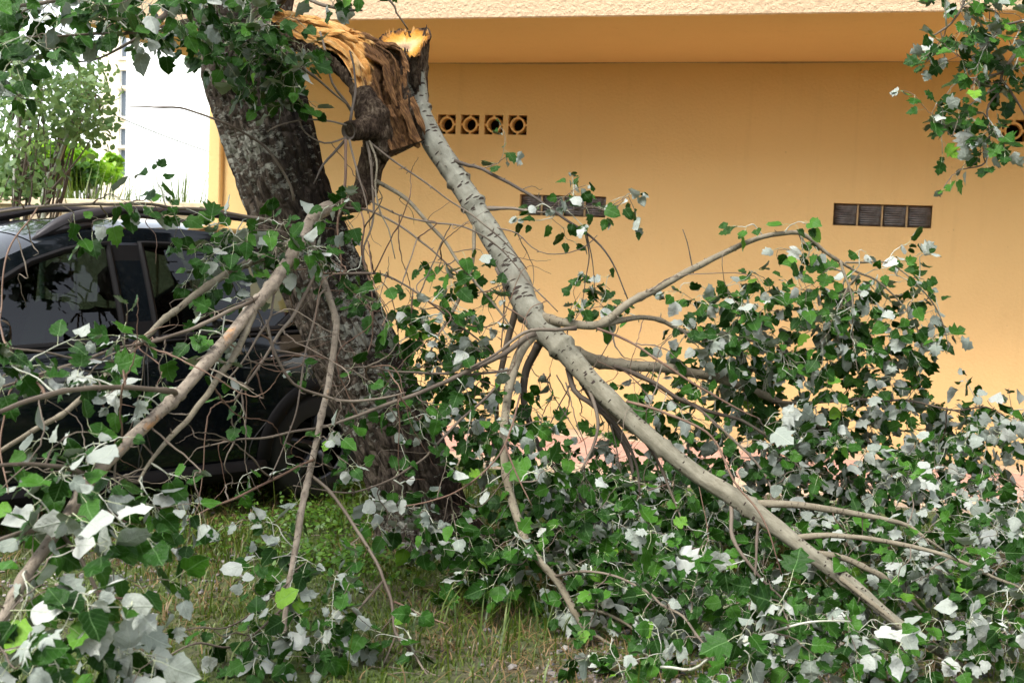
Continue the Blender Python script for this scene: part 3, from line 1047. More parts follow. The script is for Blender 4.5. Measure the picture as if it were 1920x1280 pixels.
    for i in range(nv + 1):
        th = math.pi * i / nv
        for j in range(nu):
            ph = 2 * math.pi * j / nu
            sx, sy, sz = math.sin(th) * math.cos(ph), math.cos(th), math.sin(th) * math.sin(ph)
            f_ = lambda q, e: math.copysign(abs(q) ** e, q)
            V.append((mpos[0] + 0.085 * (f_(sx, 0.8) if sx > 0 else f_(sx, 0.35) * 0.5), mpos[1] + 0.135 * f_(sy, 0.75), mpos[2] + 0.085 * f_(sz, 0.7)))
    for i in range(nv):
        for j in range(nu):
            F.append((i * nu + j, i * nu + (j + 1) % nu, (i + 1) * nu + (j + 1) % nu, (i + 1) * nu + j))
    mr = add('door_mirror', mesh('door_mirror', V, F, 'car_paint'), car)
    add('mirror_arm', MB().tube([(2.0, sgn * (side_y(2.0, 0.97) - 0.02), 0.97), (1.98, sgn * (side_y(2.0, 1.0) + 0.07), 1.03)], [0.035, 0.03], 8).me('mirror_arm', 'black_plastic'), mr)
    add('tail_lamp', MB().box((-0.69, sgn * 0.62 - 0.12, 0.82), (-0.58, sgn * 0.62 + 0.12, 1.0), 0, 0.03).me('tail_lamp', 'lamp_red'), car)
    add('headlamp', MB().box((3.2, sgn * 0.58 - 0.16, 0.62), (3.47, sgn * 0.58 + 0.16, 0.76), 0, 0.04).me('headlamp', 'lamp_clear'), car)
    # seats
    sx, sy = 1.25, sgn * 0.37
    s = add('front_seat', MB().box((sx, sy - 0.24, 0.35), (sx + 0.55, sy + 0.24, 0.58), 0, 0.05).me('seat_base', 'seat_fabric'), car)
    sv = MB().box((-0.07, -0.24, 0), (0.07, 0.24, 0.62), 0, 0.05)
    ca_, sa_ = math.cos(-0.28), math.sin(-0.28)
    sv.v = [(sx + 0.02 + ca_ * a + sa_ * c, sy + b * (1 - 0.25 * max(0, c) / 0.62), 0.55 - sa_ * a + ca_ * c) for a, b, c in sv.v]
    add('backrest', sv.me('seat_back', 'seat_fabric'), s)
    add('headrest', MB().box((sx - 0.23, sy - 0.13, 1.19), (sx - 0.12, sy + 0.13, 1.38), 0, 0.045).me('headrest', 'headrest_fabric'), s)
rb = add('rear_bench', MB().box((0.15, -0.62, 0.35), (0.62, 0.62, 0.6), 0, 0.05).me('bench', 'seat_fabric'), car)
add('backrest', MB().box((-0.05, -0.62, 0.56), (0.14, 0.62, 1.12), 0, 0.05).me('bench_back', 'seat_fabric'), rb)
add('dashboard', MB().box((2.05, -0.70, 0.62), (2.6, 0.70, 0.93), 0, 0.06).me('dashboard', 'interior_plastic'), car)
st = [(1.86 + 0.05 * math.sin(t) * 0.6, 0.37 + 0.18 * math.cos(t), 0.90 + 0.17 * math.sin(t)) for t in np.linspace(0, 2 * math.pi, 25)]
add('steering_wheel', MB().tube(st, 0.014, 8, caps=False).me('steering_wheel', 'interior_plastic'), car)
add('floor_pan', MB().box((-0.6, -0.74, 0.16), (3.3, 0.74, 0.30)).me('floor_pan', 'rubber'), car)
add('headliner', mesh('headliner', [(x, q * (side_y(x, roofz(x)) - 0.03), roofz(x) - 0.02 + 0.05 * (1 - abs(q) ** 2.6)) for x in rx for q in ys], F_ := [(i * 19 + j, (i + 1) * 19 + j, (i + 1) * 19 + j + 1, i * 19 + j + 1) for i in range(len(rx) - 1) for j in range(18)], 'seat_fabric'), car)
for xe, sg in ((3.46, 1), (-0.65, -1)):
    add('bumper', MB().tube(smooth_path([(xe - sg * 0.25, -0.84, 0.42), (xe + sg * 0.02, -0.6, 0.42), (xe + sg * 0.09, 0, 0.42), (xe + sg * 0.02, 0.6, 0.42), (xe - sg * 0.25, 0.84, 0.42)], n=6), 0.11, 12).me('bumper', 'black_plastic'), car)
add('number_plate', MB().box((-0.78, -0.26, 0.62), (-0.755, 0.26, 0.73)).me('number_plate', 'lamp_clear', False), car)

# ------------------------------------------------------------------ poplar leaves
def leaf_template(kind, rng, n_seed):
    if kind == 'round':
        edge = [(0.20, -0.04), (0.41, 0.07), (0.48, 0.25), (0.41, 0.38), (0.44, 0.52), (0.31, 0.66), (0.26, 0.80), (0.10, 0.92)]
    elif kind == 'ovate':
        edge = [(0.16, -0.02), (0.33, 0.10), (0.40, 0.28), (0.35, 0.42), (0.36, 0.55), (0.25, 0.68), (0.21, 0.80), (0.08, 0.93)]
    else:
        edge = [(0.20, -0.05), (0.40, 0.03), (0.54, 0.22), (0.38, 0.32), (0.60, 0.55), (0.30, 0.58), (0.31, 0.76), (0.12, 0.86)]
    pet = rng.uniform(0.45, 0.75)
    fold = rng.uniform(0.0, 0.6)
    bend = rng.uniform(-0.6, 0.4)
    twist = rng.uniform(-0.5, 0.5)
    wav = rng.uniform(0.03, 0.09)
    n = len(edge)

    def zz(x, y):
        return fold * abs(x) * (0.6 + 0.4 * y) + bend * y * y + twist * x * y + wav * math.sin(7 * y + 9 * abs(x) + n_seed)

    mids = [(0.0, max(0.0, (i + 0.0) / (n - 0.2))) for i in range(n)]
    V, UV = [], []
    L = {}
    for sgn in (-1, 1):
        ed = [(sgn * x * rng.uniform(0.84, 1.14) + rng.uniform(-0.02, 0.02), y + rng.uniform(-0.035, 0.035)) for x, y in edge]
        L[sgn] = ed
    for x, y in mids:
        V.append((x, y, zz(x, y)))
        UV.append((x, y))
    V.append((0, 1.0, zz(0, 1.0)))
    UV.append((0, 1))
    F = []
    for sgn in (-1, 1):
        b0 = len(V)
        for x, y in L[sgn]:
            V.append((x, y, zz(x, y)))
            UV.append((x, y))
        for i in range(n - 1):
            for q in ((i, i + 1, b0 + i + 1), (i, b0 + i + 1, b0 + i)):
                F.append(q if sgn < 0 else q[::-1])
        q = (n - 1, n, b0 + n - 1)
        F.append(q if sgn < 0 else q[::-1])
    nv = len(V)
    V = np.array(V)
    # upper sheet faces +z, pale underside a hair below it
    up = V + [0, 0, 0.006]
    dn = V - [0, 0, 0.006]
    allV = np.vstack([up, dn])
    allF = [f for f in F] + [tuple(i + nv for i in f[::-1]) for f in F]
    mi = [0] * len(F) + [1] * len(F)
    UV = UV + UV
    # petiole
    c = [(0, -pet, rng.uniform(-0.15, 0.15)), (rng.uniform(-.05, .05), -pet * 0.5, rng.uniform(-0.02, 0.10)), (0, 0.02, zz(0, 0))]
    rad = [0.017, 0.013, 0.011]
    b0 = len(allV)
    pv = []
    for (x, y, z), r_ in zip(c, rad):
        for k_ in range(3):
            t = 2 * math.pi * k_ / 3
            pv.append((x + r_ * math.cos(t), y, z + r_ * math.sin(t)))
    allV = np.vstack([allV, np.array(pv)])
    UV += [(0.5, 0.5)] * 9
    for i in range(2):
        for j in range(3):
            allF.append((b0 + i * 3 + j, b0 + i * 3 + (j + 1) % 3, b0 + (i + 1) * 3 + (j + 1) % 3, b0 + (i + 1) * 3 + j))
            mi.append(2)
    allV = allV + [0, pet, 0]          # origin at the foot of the petiole
    # orientation check: first face normal up
    p0, p1, p2 = (allV[i] for i in allF[3][:3])
    if np.cross(p1 - p0, p2 - p0)[2] < 0:
        h = len(F)
        for i in range(2 * h):
            allF[i] = allF[i][::-1]
    return allV, allF, mi, np.array(UV)


rl = random.Random(5)
TEMPL = {'round': [leaf_template('round', rl, i) for i in range(10)] + [leaf_template('ovate', rl, i + 9) for i in range(8)] + [leaf_template('lobed', rl, i + 40) for i in range(3)],
         'lobed': [leaf_template('lobed', rl, i + 20) for i in range(9)]}
LMATS = ['leaf_upper', 'leaf_underside', 'petiole']
LMESH = {}


def leaf_mesh(kind, i):
    if (kind, i) not in LMESH:
        V, F, mi, UV = TEMPL[kind][i]
        LMESH[kind, i] = mesh('leaf', V, F, LMATS, UV, True, mi, np.zeros(len(V)))
    return LMESH[kind, i]


def leaf_stuff(name, leaves):
    """many leaves joined into one mesh. leaf = (kind, idx, 3x3 rows basis, origin, size, tint)"""
    Vs, Fs, Ms, Us, Ts, off = [], [], [], [], [], 0
    for kind, i, B, o, s_, t in leaves:
        V, F, mi, UV = TEMPL[kind][i]
        Vs.append((V * s_) @ B + o)
        Fs += [tuple(a + off for a in f) for f in F]
        Ms += mi
        Us.append(UV)
        Ts.append(np.full(len(V), t))
        off += len(V)
    return mesh(name, np.vstack(Vs), Fs, LMATS, np.vstack(Us), True, Ms, np.concatenate(Ts))


def unit(v):
    return v / (np.linalg.norm(v) + 1e-12)


def rnd3():
    return NR.normal(size=3)


def leaf_at(o, d, size, flip, kind='round', droop=0.55, tint=None):
    d = unit(d + np.array([0, 0, -droop]) + rnd3() * 0.30)
    up = np.array([0, 0, 1.0]) * 0.75 - FH * 0.55 + rnd3() * 0.55      # blades turn towards the open light
    if flip:
        up = -up + rnd3() * 0.25
    n = unit(up - d * (up @ d))
    x = np.cross(d, n)
    B = np.array([x, d, n])
    if tint is None:
        tint = float(NR.random())
    i = int(NR.integers(len(TEMPL[kind])))
    return (kind, i, B, o, size, tint)


class Tree:
    def __init__(s, root, bark_twig='twig_brown'):
        s.root = root
        s.pool = []           # points leaves and twigs may spring from (xyz, radius)
        s.leaves = []
        s.tw = {}             # material -> MB of joined fine twigs
        s.bt = bark_twig
        s.buf = np.zeros((60000, 3))
        s.nb = 0

    def points(s):
        for q in s.pool[s.nb:]:
            s.buf[s.nb] = q[0]
            s.nb += 1
        return s.buf[:s.nb]

    def branch(s, name, pts, mat, segs=10, step=0.035, wob=0.10, leafy=True, disp=None, caps=True, part=True):
        tr_ = smooth_path(trace(pts), step=step)
        n = len(tr_)
        ph = NR.uniform(0, 50)
        for i in range(n):
            v = Vector((i * step * 3.0 + ph, 0.3, 0.7))
            r0 = tr_[i, 3]
            fade = min(1, i / 4, (n - 1 - i) / 3 + 0.3)
            tr_[i, :3] += np.array(noise.noise_vector(v)) * r0 * wob * 3 * fade
            kz = 0.0035 * min(1, r0 / 0.004) * (1 if r0 < 0.012 else 0.5)
            tr_[i, :3] += (np.array(noise.noise_vector(v * 2.7)) * 2.0 + np.array(noise.noise_vector(v * 0.8)) * 3.5) * kz * fade
            tr_[i, 3] *= 1 + 0.10 * noise.noise(v * 2.3) + (0.25 if NR.random() < 0.07 else 0)
        if part:
            V, F, UV = sweep(tr_[:, :3], tr_[:, 3], segs, caps, disp)
            o = add(name, mesh(name, V, F, mat, UV), None)
            keep(o, s.root)
        else:
            s.tw.setdefault(mat, MB()).tube(tr_[:, :3], tr_[:, 3], 5)
        if leafy:
            s.pool += [(p[:3], p[3]) for p in tr_[2:]]
        return tr_

    def twig(s, a, b, r0, r1, sag=0.1, mat=None, side=0.12):
        d = np.linalg.norm(b - a)
        m1 = a + (b - a) * 0.35 + rnd3() * d * side * 0.8 + np.array([0, 0, 1]) * d * sag
        m2 = a + (b - a) * 0.70 + rnd3() * d * side * 0.6 + np.array([0, 0, 1]) * d * sag * 0.9
        p = smooth_path(np.array([a, m1, m2, b]), n=max(3, int(d / 0.05)))
        zig = NR.normal(size=p.shape) * 0.0016
        zig[0] = 0
        p = p + zig
        k_ = 1 + 0.4 * (NR.random(len(p)) < 0.2)
        rr = np.linspace(r0, r1, len(p)) * k_
        s.tw.setdefault(mat or s.bt, MB()).tube(p, rr, 5)
        return p

    def leaf_shoot(s, p, t0, size, white, kind='round', gap=0.042, droop=0.55):
        """alternate leaves along the path p from fraction t0 on"""
        L = np.concatenate([[0], np.cumsum(np.linalg.norm(np.diff(p, axis=0), axis=1))])
        t = L[-1] * t0
        ang = NR.uniform(0, 6.28)
        while t < L[-1]:
            i = min(np.searchsorted(L, t), len(p) - 1)
            i = max(i, 1)
            tg = unit(p[i] - p[i - 1])
            q = np.cross(tg, [0.3, 0.2, 0.9])
            q = unit(q)
            q2 = np.cross(tg, q)
            d = tg * 0.55 + (q * math.cos(ang) + q2 * math.sin(ang)) * 0.9
            s.leaves.append(leaf_at(p[i], d, size * (0.5 + 0.75 * NR.beta(2.5, 2)), NR.random() < white, kind, droop))
            ang += 2.4 + NR.uniform(-0.4, 0.4)
            t += gap * NR.uniform(0.6, 1.5)
        for _ in range(2):
            s.leaves.append(leaf_at(p[-1], unit(p[-1] - p[-2]), size * NR.uniform(0.35, 0.8), NR.random() < white, kind, droop, 0.9 + 0.1 * NR.random()))

    def spray(s, target, size, white, kind='round', t0=0.45, maxlen=1.2, gap=0.042, droop=0.55, grow=True, hang=0.0):
        P_ = s.points()
        d = np.linalg.norm(P_ - target, axis=1)
        d = d + NR.uniform(0, 0.22, len(d)) + 0.35 * np.maximum(0, target[2] - P_[:, 2])
        i = int(np.argmin(d))
        a, ra = s.pool[i]
        dist = np.linalg.norm(target - a)
        if dist < 0.14:
            target = a + unit(target - a + rnd3() * 0.05) * 0.16
            dist = 0.16
        if dist > maxlen:
            target = a + (target - a) * maxlen / dist
            dist = maxlen
        r0 = min(ra * 0.8, 0.0022 + 0.0045 * dist)
        p = s.twig(a, target, r0, 0.0013, sag=NR.uniform(-0.05, 0.16), mat='shoot_pale' if dist < 0.2 and NR.random() < 0.5 else None)
        s.leaf_shoot(p, t0 if dist > 0.3 else 0.25, size, white, kind, gap, droop)
        if grow:
            h = len(p) // 3
            s.pool += [(q, max(0.0016, r0 * 0.6)) for q in p[h::2]]

    def cloud(s, cx, cy, rx_, ry_, d0, d1, n, size, white, kind='round', **kw):
        T = []
        for _ in range(n):
            r_, t = math.sqrt(NR.random()), NR.uniform(0, 2 * math.pi)
            p = at(cx + rx_ * r_ * math.cos(t), cy + ry_ * r_ * math.sin(t), NR.uniform(d0, d1))
            p[2] = max(p[2], 0.05 + 0.08 * NR.random())
            T.append(p)
        P_ = s.points()
        T.sort(key=lambda p: np.min(np.linalg.norm(P_ - p, axis=1)))
        for p in T:
            s.spray(p, size, white, kind, **kw)

    def finish(s, cap=300, stuff_name='foliage', spare=None):
        for mt, mb_ in s.tw.items():
            o = keep(add('twigs', mb_.me('twigs', mt)), s.root)
            tag(o, kind='stuff')
        good = []
        for lf in s.leaves:
            if lf[3][2] + lf[4] * lf[2][1][2] < 0.01:      # tip would be under ground: lay it on the ground
                o2 = lf[3].copy()
                o2[2] = max(o2[2], 0.012 - lf[4] * 1.5 * min(0, lf[2][1][2]))
                lf = (lf[0], lf[1], lf[2], o2, lf[4], lf[5])
            good.append(lf)
        sc = []
        for i, (kd, ix, B, o, sz, t) in enumerate(good):
            c = o + B[1] * sz * 1.1
            v = c - EYE
            D = v @ FW
            if D < 0.5:
                continue
            X, Y = 960 + FOC * (v @ RT) / D, 640 - FOC * (v @ UPV) / D
            if -10 < X < 1930 and -10 < Y < 1290:
                face = abs(unit(v) @ B[2])
                sc.append(((sz / D) ** 2 * (0.25 + face), i))
        sc.sort(reverse=True)
        big = {i for _, i in sc[:cap]}
        for i in sorted(big):
            kd, ix, B, o, sz, t = good[i]
            ob = bpy.data.objects.new('leaf', leaf_mesh(kd, ix))
            col.objects.link(ob)
            mw = Matrix.Identity(4)
            for r_ in range(3):
                mw[r_][0], mw[r_][1], mw[r_][2], mw[r_][3] = B[0][r_] * sz, B[1][r_] * sz, B[2][r_] * sz, o[r_]
            ob.parent = s.root
            pm = Matrix.Translation(s.root.location)
            ob.matrix_parent_inverse = pm.inverted()
            ob.matrix_basis = mw
        rest = [lf for i, lf in enumerate(good) if i not in big]
        if rest:
            tag(keep(add(stuff_name, leaf_stuff(stuff_name, rest)), s.root), kind='stuff')
        print('leaves', len(good), 'single', len(big))


# ------------------------------------------------------------------ the standing poplar
base = at(806, 1022, 6.25)
poplar = empty('poplar_tree', (float(base[0]), float(base[1]), 0))
tag(poplar, 'leaning white poplar with dark blotched bark, its upper limb torn off', 'tree')
ST = Tree(poplar)
TP = [(822, 1075, 6.25, 230), (808, 1030, 6.25, 200), (794, 970, 6.25, 176), (775, 901, 6.23, 170), (750, 834, 6.22, 165), (683, 700, 6.2, 166), (655, 640, 6.18, 164), (628, 580, 6.16, 158), (578, 460, 6.12, 156), (535, 353, 6.08, 160), (520, 302, 6.06, 162), (503, 250, 6.05, 168), (484, 188, 6.03, 172), (466, 131, 6.0, 172), (452, 85, 6.0, 150)]
tp_ = smooth_path(trace(TP), step=0.012)


def trunk_disp(i, ang, L, p, r):
    q = Vector((math.cos(ang) * 2.6, math.sin(ang) * 2.6, L * 1.5))
    big = noise.noise(q * 0.6) * 0.020
    rid = 1 - abs(noise.noise(Vector((math.cos(ang) * 6.5, math.sin(ang) * 6.5, L * 2.6)))) * 2.2
    rid2 = 1 - abs(noise.noise(Vector((math.cos(ang) * 14, math.sin(ang) * 14, L * 6.5 + 9)))) * 2.2
    flare = 0.0
    if L < 0.45:
        flare = (0.45 - L) ** 2 * 0.55 * (0.5 + 0.5 * math.sin(ang * 5 + 0.7)) + (0.45 - L) ** 2 * 0.25
    rid3 = 1 - abs(noise.noise(Vector((math.cos(ang) * 24, math.sin(ang) * 24, L * 7 + 3)))) * 2.4
    return big + 0.014 * rid + 0.010 * rid2 + 0.006 * rid3 + flare


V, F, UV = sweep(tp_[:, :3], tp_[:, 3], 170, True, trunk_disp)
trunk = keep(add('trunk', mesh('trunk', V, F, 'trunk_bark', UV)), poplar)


def small_disp(i, ang, L, p, r):
    return r * 0.10 * noise.noise(Vector((math.cos(ang) * 2.5, math.sin(ang) * 2.5, L * 9))) + r * 0.05 * noise.noise(Vector((math.cos(ang) * 7, math.sin(ang) * 7, L * 25)))


stemA = [(470, 130, 6.02, 120), (492, 80, 6.0, 98), (508, 30, 6.0, 88), (520, -60, 5.98, 80), (530, -220, 5.95, 70), (545, -420, 5.9, 55), (520, -640, 5.8, 36)]
stemB = [(462, 125, 6.0, 120), (430, 70, 5.95, 106), (396, 10, 5.9, 96), (350, -90, 5.85, 84), (280, -250, 5.75, 66), (230, -430, 5.6, 48), (150, -600, 5.5, 30)]
ST.branch('limb', stemA, 'trunk_bark', 40, 0.02, 0.03, True, small_disp)
ST.branch('limb', stemB, 'trunk_bark', 40, 0.02, 0.03, True, small_disp)
# a bark flake and a wound on the trunk
for q in [
    [(396, 10, 5.6, 26), (336, 7, 5.2, 16), (302, 34, 4.9, 12), (242, 62, 4.6, 8), (168, 64, 4.45, 6), (50, 69, 4.3, 4)],
    [(420, 40, 5.6, 22), (360, 40, 5.2, 13), (312, 47, 5.0, 10), (269, 67, 4.85, 8), (235, 84, 4.75, 6), (188, 109, 4.7, 4), (141, 116, 4.65, 3)],
    [(396, -60, 5.7, 30), (300, -50, 5.1, 18), (200, -20, 4.6, 12), (100, 5, 4.3, 9), (-20, 20, 4.1, 5)],
    [(510, 20, 5.85, 20), (560, -30, 5.6, 14), (640, -40, 5.4, 10), (728, 0, 5.4, 5), (742, 24, 5.42, 4), (765, 56, 5.45, 3)],
    [(500, 60, 5.8, 16), (470, 60, 5.5, 12), (440, 95, 5.3, 8), (420, 130, 5.2, 5)],
    [(505, 50, 5.85, 16), (530, 90, 5.5, 10), (560, 120, 5.4, 7), (600, 150, 5.4, 5), (650, 195, 5.5, 4)],
    [(600, 60, 5.6, 5), (612, 110, 5.55, 4), (622, 156, 5.55, 5), (648, 190, 5.6, 6), (660, 210, 5.65, 7)],
    [(551, 376, 5.75, 6), (544, 349, 5.72, 5), (521, 309, 5.68, 5), (487, 269, 5.65, 5), (437, 239, 5.6, 5), (373, 212, 5.6, 4), (336, 203, 5.6, 4), (289, 202, 5.6, 3), (242, 200, 5.6, 2)],
    [(516, -10, 5.9, 16), (560, -10, 5.6, 9), (620, 10, 5.5, 7), (680, 20, 5.5, 4)],
]:
    ST.branch('branch', q, 'twig_brown', 8, 0.03, 0.08, q[0][0] not in (551,))
ST.cloud(150, 25, 190, 60, 4.1, 4.8, 34, 0.074, 0.15)
ST.cloud(60, 60, 90, 60, 4.0, 4.4, 14, 0.074, 0.17)
ST.cloud(300, 30, 110, 60, 4.6, 5.2, 22, 0.074, 0.15)
ST.cloud(430, 60, 90, 60, 5.2, 5.5, 24, 0.074, 0.07)
ST.cloud(490, 110, 100, 70, 5.2, 5.5, 30, 0.074, 0.06)
ST.cloud(520, 140, 50, 60, 5.3, 5.5, 14, 0.074, 0.07)
ST.cloud(680, -15, 80, 30, 5.3, 5.6, 10, 0.074, 0.07)
ST.cloud(250, -200, 500, 180, 4.4, 6.4, 70, 0.075, 0.3, maxlen=1.6)
ST.finish(300)

# ------------------------------------------------------------------ the torn limb
bl = at(660, 240, 5.75)
limb = empty('broken_limb', (float(bl[0]), float(bl[1]), 0))
tag(limb, 'snapped poplar limb with splintered orange wood hanging from the trunk to the ground', 'broken limb')
BL = Tree(limb)


def patch(left, right, nu, nv, bulge, disp, back=None):
    """surface between two edge lines [(px,py,d)], u across, v along"""
    Lp = smooth_path(np.array([at(*p) for p in left]), n=8)
    Rp = smooth_path(np.array([at(*p) for p in right]), n=8)

    def rs(p):
        s_ = np.concatenate([[0], np.cumsum(np.linalg.norm(np.diff(p, axis=0), axis=1))])
        t = np.linspace(0, s_[-1], nv)
        return np.array([np.interp(t, s_, p[:, i]) for i in range(3)]).T
    Lp, Rp = rs(Lp), rs(Rp)
    return Lp, Rp


# torn strip: fibres run from the trunk down to the ragged foot
left = [(500, 40, 5.92), (540, 58, 5.86), (578, 78, 5.82), (625, 102, 5.78), (650, 132, 5.74), (668, 165, 5.70), (692, 215, 5.66), (712, 255, 5.64), (730, 284, 5.64)]
right = [(512, 10, 5.95), (548, 36, 5.92), (610, 42, 5.90), (668, 62, 5.90), (722, 82, 5.90), (758, 100, 5.88), (766, 160, 5.86), (778, 210, 5.84), (797, 262, 5.84)]
NU, NV = 46, 150
Lp, Rp = patch(left, right, NU, NV, 0, None)
V, UV, F = [], [], []
lenv = np.linalg.norm(np.diff((Lp + Rp) / 2, axis=0), axis=1).sum()
for j in range(NV):
    v_ = j / (NV - 1)
    wv = Rp[j] - Lp[j]
    wd = np.linalg.norm(wv)
    tg = unit((Lp + Rp)[min(j + 1, NV - 1)] - (Lp + Rp)[max(j - 1, 0)])
    nn = unit(np.cross(wv, tg))
    if nn @ FW > 0:
        nn = -nn
    for i in range(NU + 1):
        u_ = i / NU
        p = Lp[j] + wv * u_
        h = 0.05 * math.sin(math.pi * u_) * (1 - v_) - 0.045 * math.sin(math.pi * u_) * v_ * wd / 0.2
        f1 = noise.noise(Vector((u_ * 26, v_ * 3.2, 1.7)))
        f2 = noise.noise(Vector((u_ * 60, v_ * 9.0, 5.1)))
        f3 = noise.noise(Vector((u_ * 7, v_ * 4, 8.8)))
        st_ = math.floor(3.2 * (u_ + 0.35 * f3) + v_ * 2.0) * 0.012
        f4 = noise.noise(Vector((u_ * 13 + v_ * 2, v_ * 5.5, 11.4)))
        h += 0.016 * f1 + 0.008 * f2 + 0.024 * f3 + 0.022 * math.floor(f4 * 3) / 3 - st_ * v_ + st_ * 0.3
        sg = math.floor(v_ * 11 + 3.0 * noise.noise(Vector((u_ * 5, v_ * 2, 21.0))))
        cu = math.floor(u_ * 9 + 1.5 * noise.noise(Vector((u_ * 3, v_ * 5, 31.0))))
        h += 0.020 * noise.cell(Vector((sg * 1.7 + 0.5, cu * 2.3 + 0.5, 0.5))) * (0.4 + 0.6 * v_)
        end = max(0, v_ - 0.9) * 10
        p = p + nn * h + tg * end * 0.05 * (noise.noise(Vector((u_ * 14, 0.2, 3.3))) - 0.1)
        V.append(p)
        UV.append((u_ * wd, v_))
for j in range(NV - 1):
    for i in range(NU):
        a = j * (NU + 1) + i
        F.append((a, a + 1, a + NU + 2, a + NU + 1))
wood = keep(add('splintered_wood', mesh('splintered_wood', V, F, 'torn_wood', UV)), limb)
tag(wood, 'raw orange torn wood with long fibres and a rotten brown core')
# bark shell under and behind the strip
V, UV, F = [], [], []
NB = 22
for j in range(NV):
    v_ = j / (NV - 1)
    wv = Rp[j] - Lp[j]
    wd = np.linalg.norm(wv)
    tg = unit((Lp + Rp)[min(j + 1, NV - 1)] - (Lp + Rp)[max(j - 1, 0)])
    wn_ = wv / wd
    nn = unit(np.cross(wv, tg))
    if nn @ FW > 0:
        nn = -nn
    for i in range(NB + 1):
        t = math.pi * i / NB
        depth = 0.09 + 0.05 * v_
        off = -wn_ * (math.cos(t) * (wd / 2 + 0.004)) - nn * math.sin(t) * depth - wn_ * 0.055 * math.sin(t) ** 0.7 * (1 if t < math.pi / 2 else 0.4)
        nzv = noise.noise(Vector((t * 4, v_ * 16, 2.2))) * 0.012 + noise.noise(Vector((t * 10, v_ * 45, 7.2))) * 0.006
        p = (Lp[j] + Rp[j]) / 2 + off - nn * nzv - wn_ * nzv
        V.append(p)
        UV.append((t * 0.1, v_ * lenv))
for j in range(NV - 1):
    for i in range(NB):
        a = j * (NB + 1) + i
        F.append((a, a + NB + 1, a + NB + 2, a + 1))
F.append(tuple(((NV - 1) * (NB + 1) + i) for i in range(NB + 1)))
keep(add('bark_shell', mesh('bark_shell', V, F, 'rough_bark', UV)), limb)
# torn layers: long tapering shards that follow the grain, each its own piece
def strip_point(u_, v_, h):
    j_ = min(NV - 1, max(0, v_ * (NV - 1)))
    a0 = int(j_)
    a1 = min(NV - 1, a0 + 1)
    f_ = j_ - a0
    l_ = Lp[a0] * (1 - f_) + Lp[a1] * f_
    r_ = Rp[a0] * (1 - f_) + Rp[a1] * f_
    w_ = r_ - l_
    tg_ = unit((Lp + Rp)[min(a0 + 2, NV - 1)] - (Lp + Rp)[max(a0 - 2, 0)])
    n_ = unit(np.cross(w_, tg_))
    if n_ @ FW > 0:
        n_ = -n_
    base_h = 0.05 * math.sin(math.pi * min(1, max(0, u_))) * (1 - v_) - 0.045 * math.sin(math.pi * min(1, max(0, u_))) * v_ * np.linalg.norm(w_) / 0.2
    return l_ + w_ * u_ + n_ * (base_h + h), unit(w_), n_, np.linalg.norm(w_)


for i in range(62):
    v0 = NR.uniform(0.0, 0.86) if i % 3 else NR.uniform(0.0, 0.4)
    u0 = NR.uniform(0.02, 0.98)
    ln = NR.uniform(0.08, 0.30)
    wmm = NR.uniform(0.006, 0.030)
    hh = NR.uniform(0.000, 0.026)
    roll = NR.uniform(-0.8, 0.8)
    lift0, lift1 = NR.uniform(-0.02, 0.01), NR.uniform(-0.01, 0.055 if NR.random() < 0.35 else 0.015)
    du = NR.uniform(-0.12, 0.12)
    V, UV, F = [], [], []
    ns = 6
    for s_ in range(ns + 1):
        q = s_ / ns
        vv = v0 + ln * q
        if vv > 1.03:
            vv = 1.03
        c_, wd_, n_, wid = strip_point(u0 + du * q, vv, hh + lift0 * (1 - q) + lift1 * q * q + 0.004 * NR.normal())
        ww = wmm * (0.55 + 0.45 * min(1, q * 5)) * (1 - 0.9 * max(0, (q - 0.7) / 0.3)) * NR.uniform(0.65, 1.25)
        th = 0.22 * ww + 0.001
        wd_, n_ = wd_ * math.cos(roll * q) + n_ * math.sin(roll * q), n_ * math.cos(roll * q) - wd_ * math.sin(roll * q)
        for a_, d_ in ((-1, -0.6), (-0.55, 1), (0.6, 0.8), (1, -0.6)):
            V.append(c_ + wd_ * ww * a_ + n_ * th * d_)
            UV.append((u0 * wid + ww * a_ + (i % 5) * 0.011, vv))
    for s_ in range(ns):
        for k_ in range(4):
            F.append((s_ * 4 + k_, s_ * 4 + (k_ + 1) % 4, s_ * 4 + 4 + (k_ + 1) % 4, s_ * 4 + 4 + k_))
    F += [(3, 2, 1, 0), tuple(ns * 4 + k_ for k_ in range(4))]
    keep(add('splinter', mesh('splinter', V, F, 'torn_wood', UV, False)), limb)
# broken crown of the limb: pale bowl with a jagged dark rim
rim = [(712, 76), (722, 66), (738, 62), (752, 57), (768, 61), (784, 55), (800, 57), (807, 68), (800, 80), (791, 92), (786, 104), (772, 108), (760, 100), (744, 90), (728, 86)]
ctr = at(762, 84, 5.93)
NRM = 60
ringp = smooth_path(np.array([at(x_, y_, 5.93 + (96 - y_) * 0.0042) for x_, y_ in rim + rim[:1]]), n=4)[:NRM]
V, F = [ctr - UPV * 0.02], []
K = 9
for r_ in range(1, K + 1):
    for i, q in enumerate(ringp):
        t = r_ / K
        p = ctr + (q - ctr) * t - UPV * 0.02 * (1 - t) + np.array([0, 0, 1]) * 0.012 * noise.noise(Vector((i * 0.5, t * 3, 2))) * t + np.array([0, 0, 1]) * (0.030 * t * noise.noise(Vector((i * 0.83, t * 2, 6))) if r_ > 4 else 0)
        V.append(p)
n = len(ringp)
for i in range(n):
    F.append((0, 1 + i, 1 + (i + 1) % n))
    for r_ in range(K - 1):
        a, b = 1 + r_ * n, 1 + (r_ + 1) * n
        F.append((a + i, b + i, b + (i + 1) % n, a + (i + 1) % n))
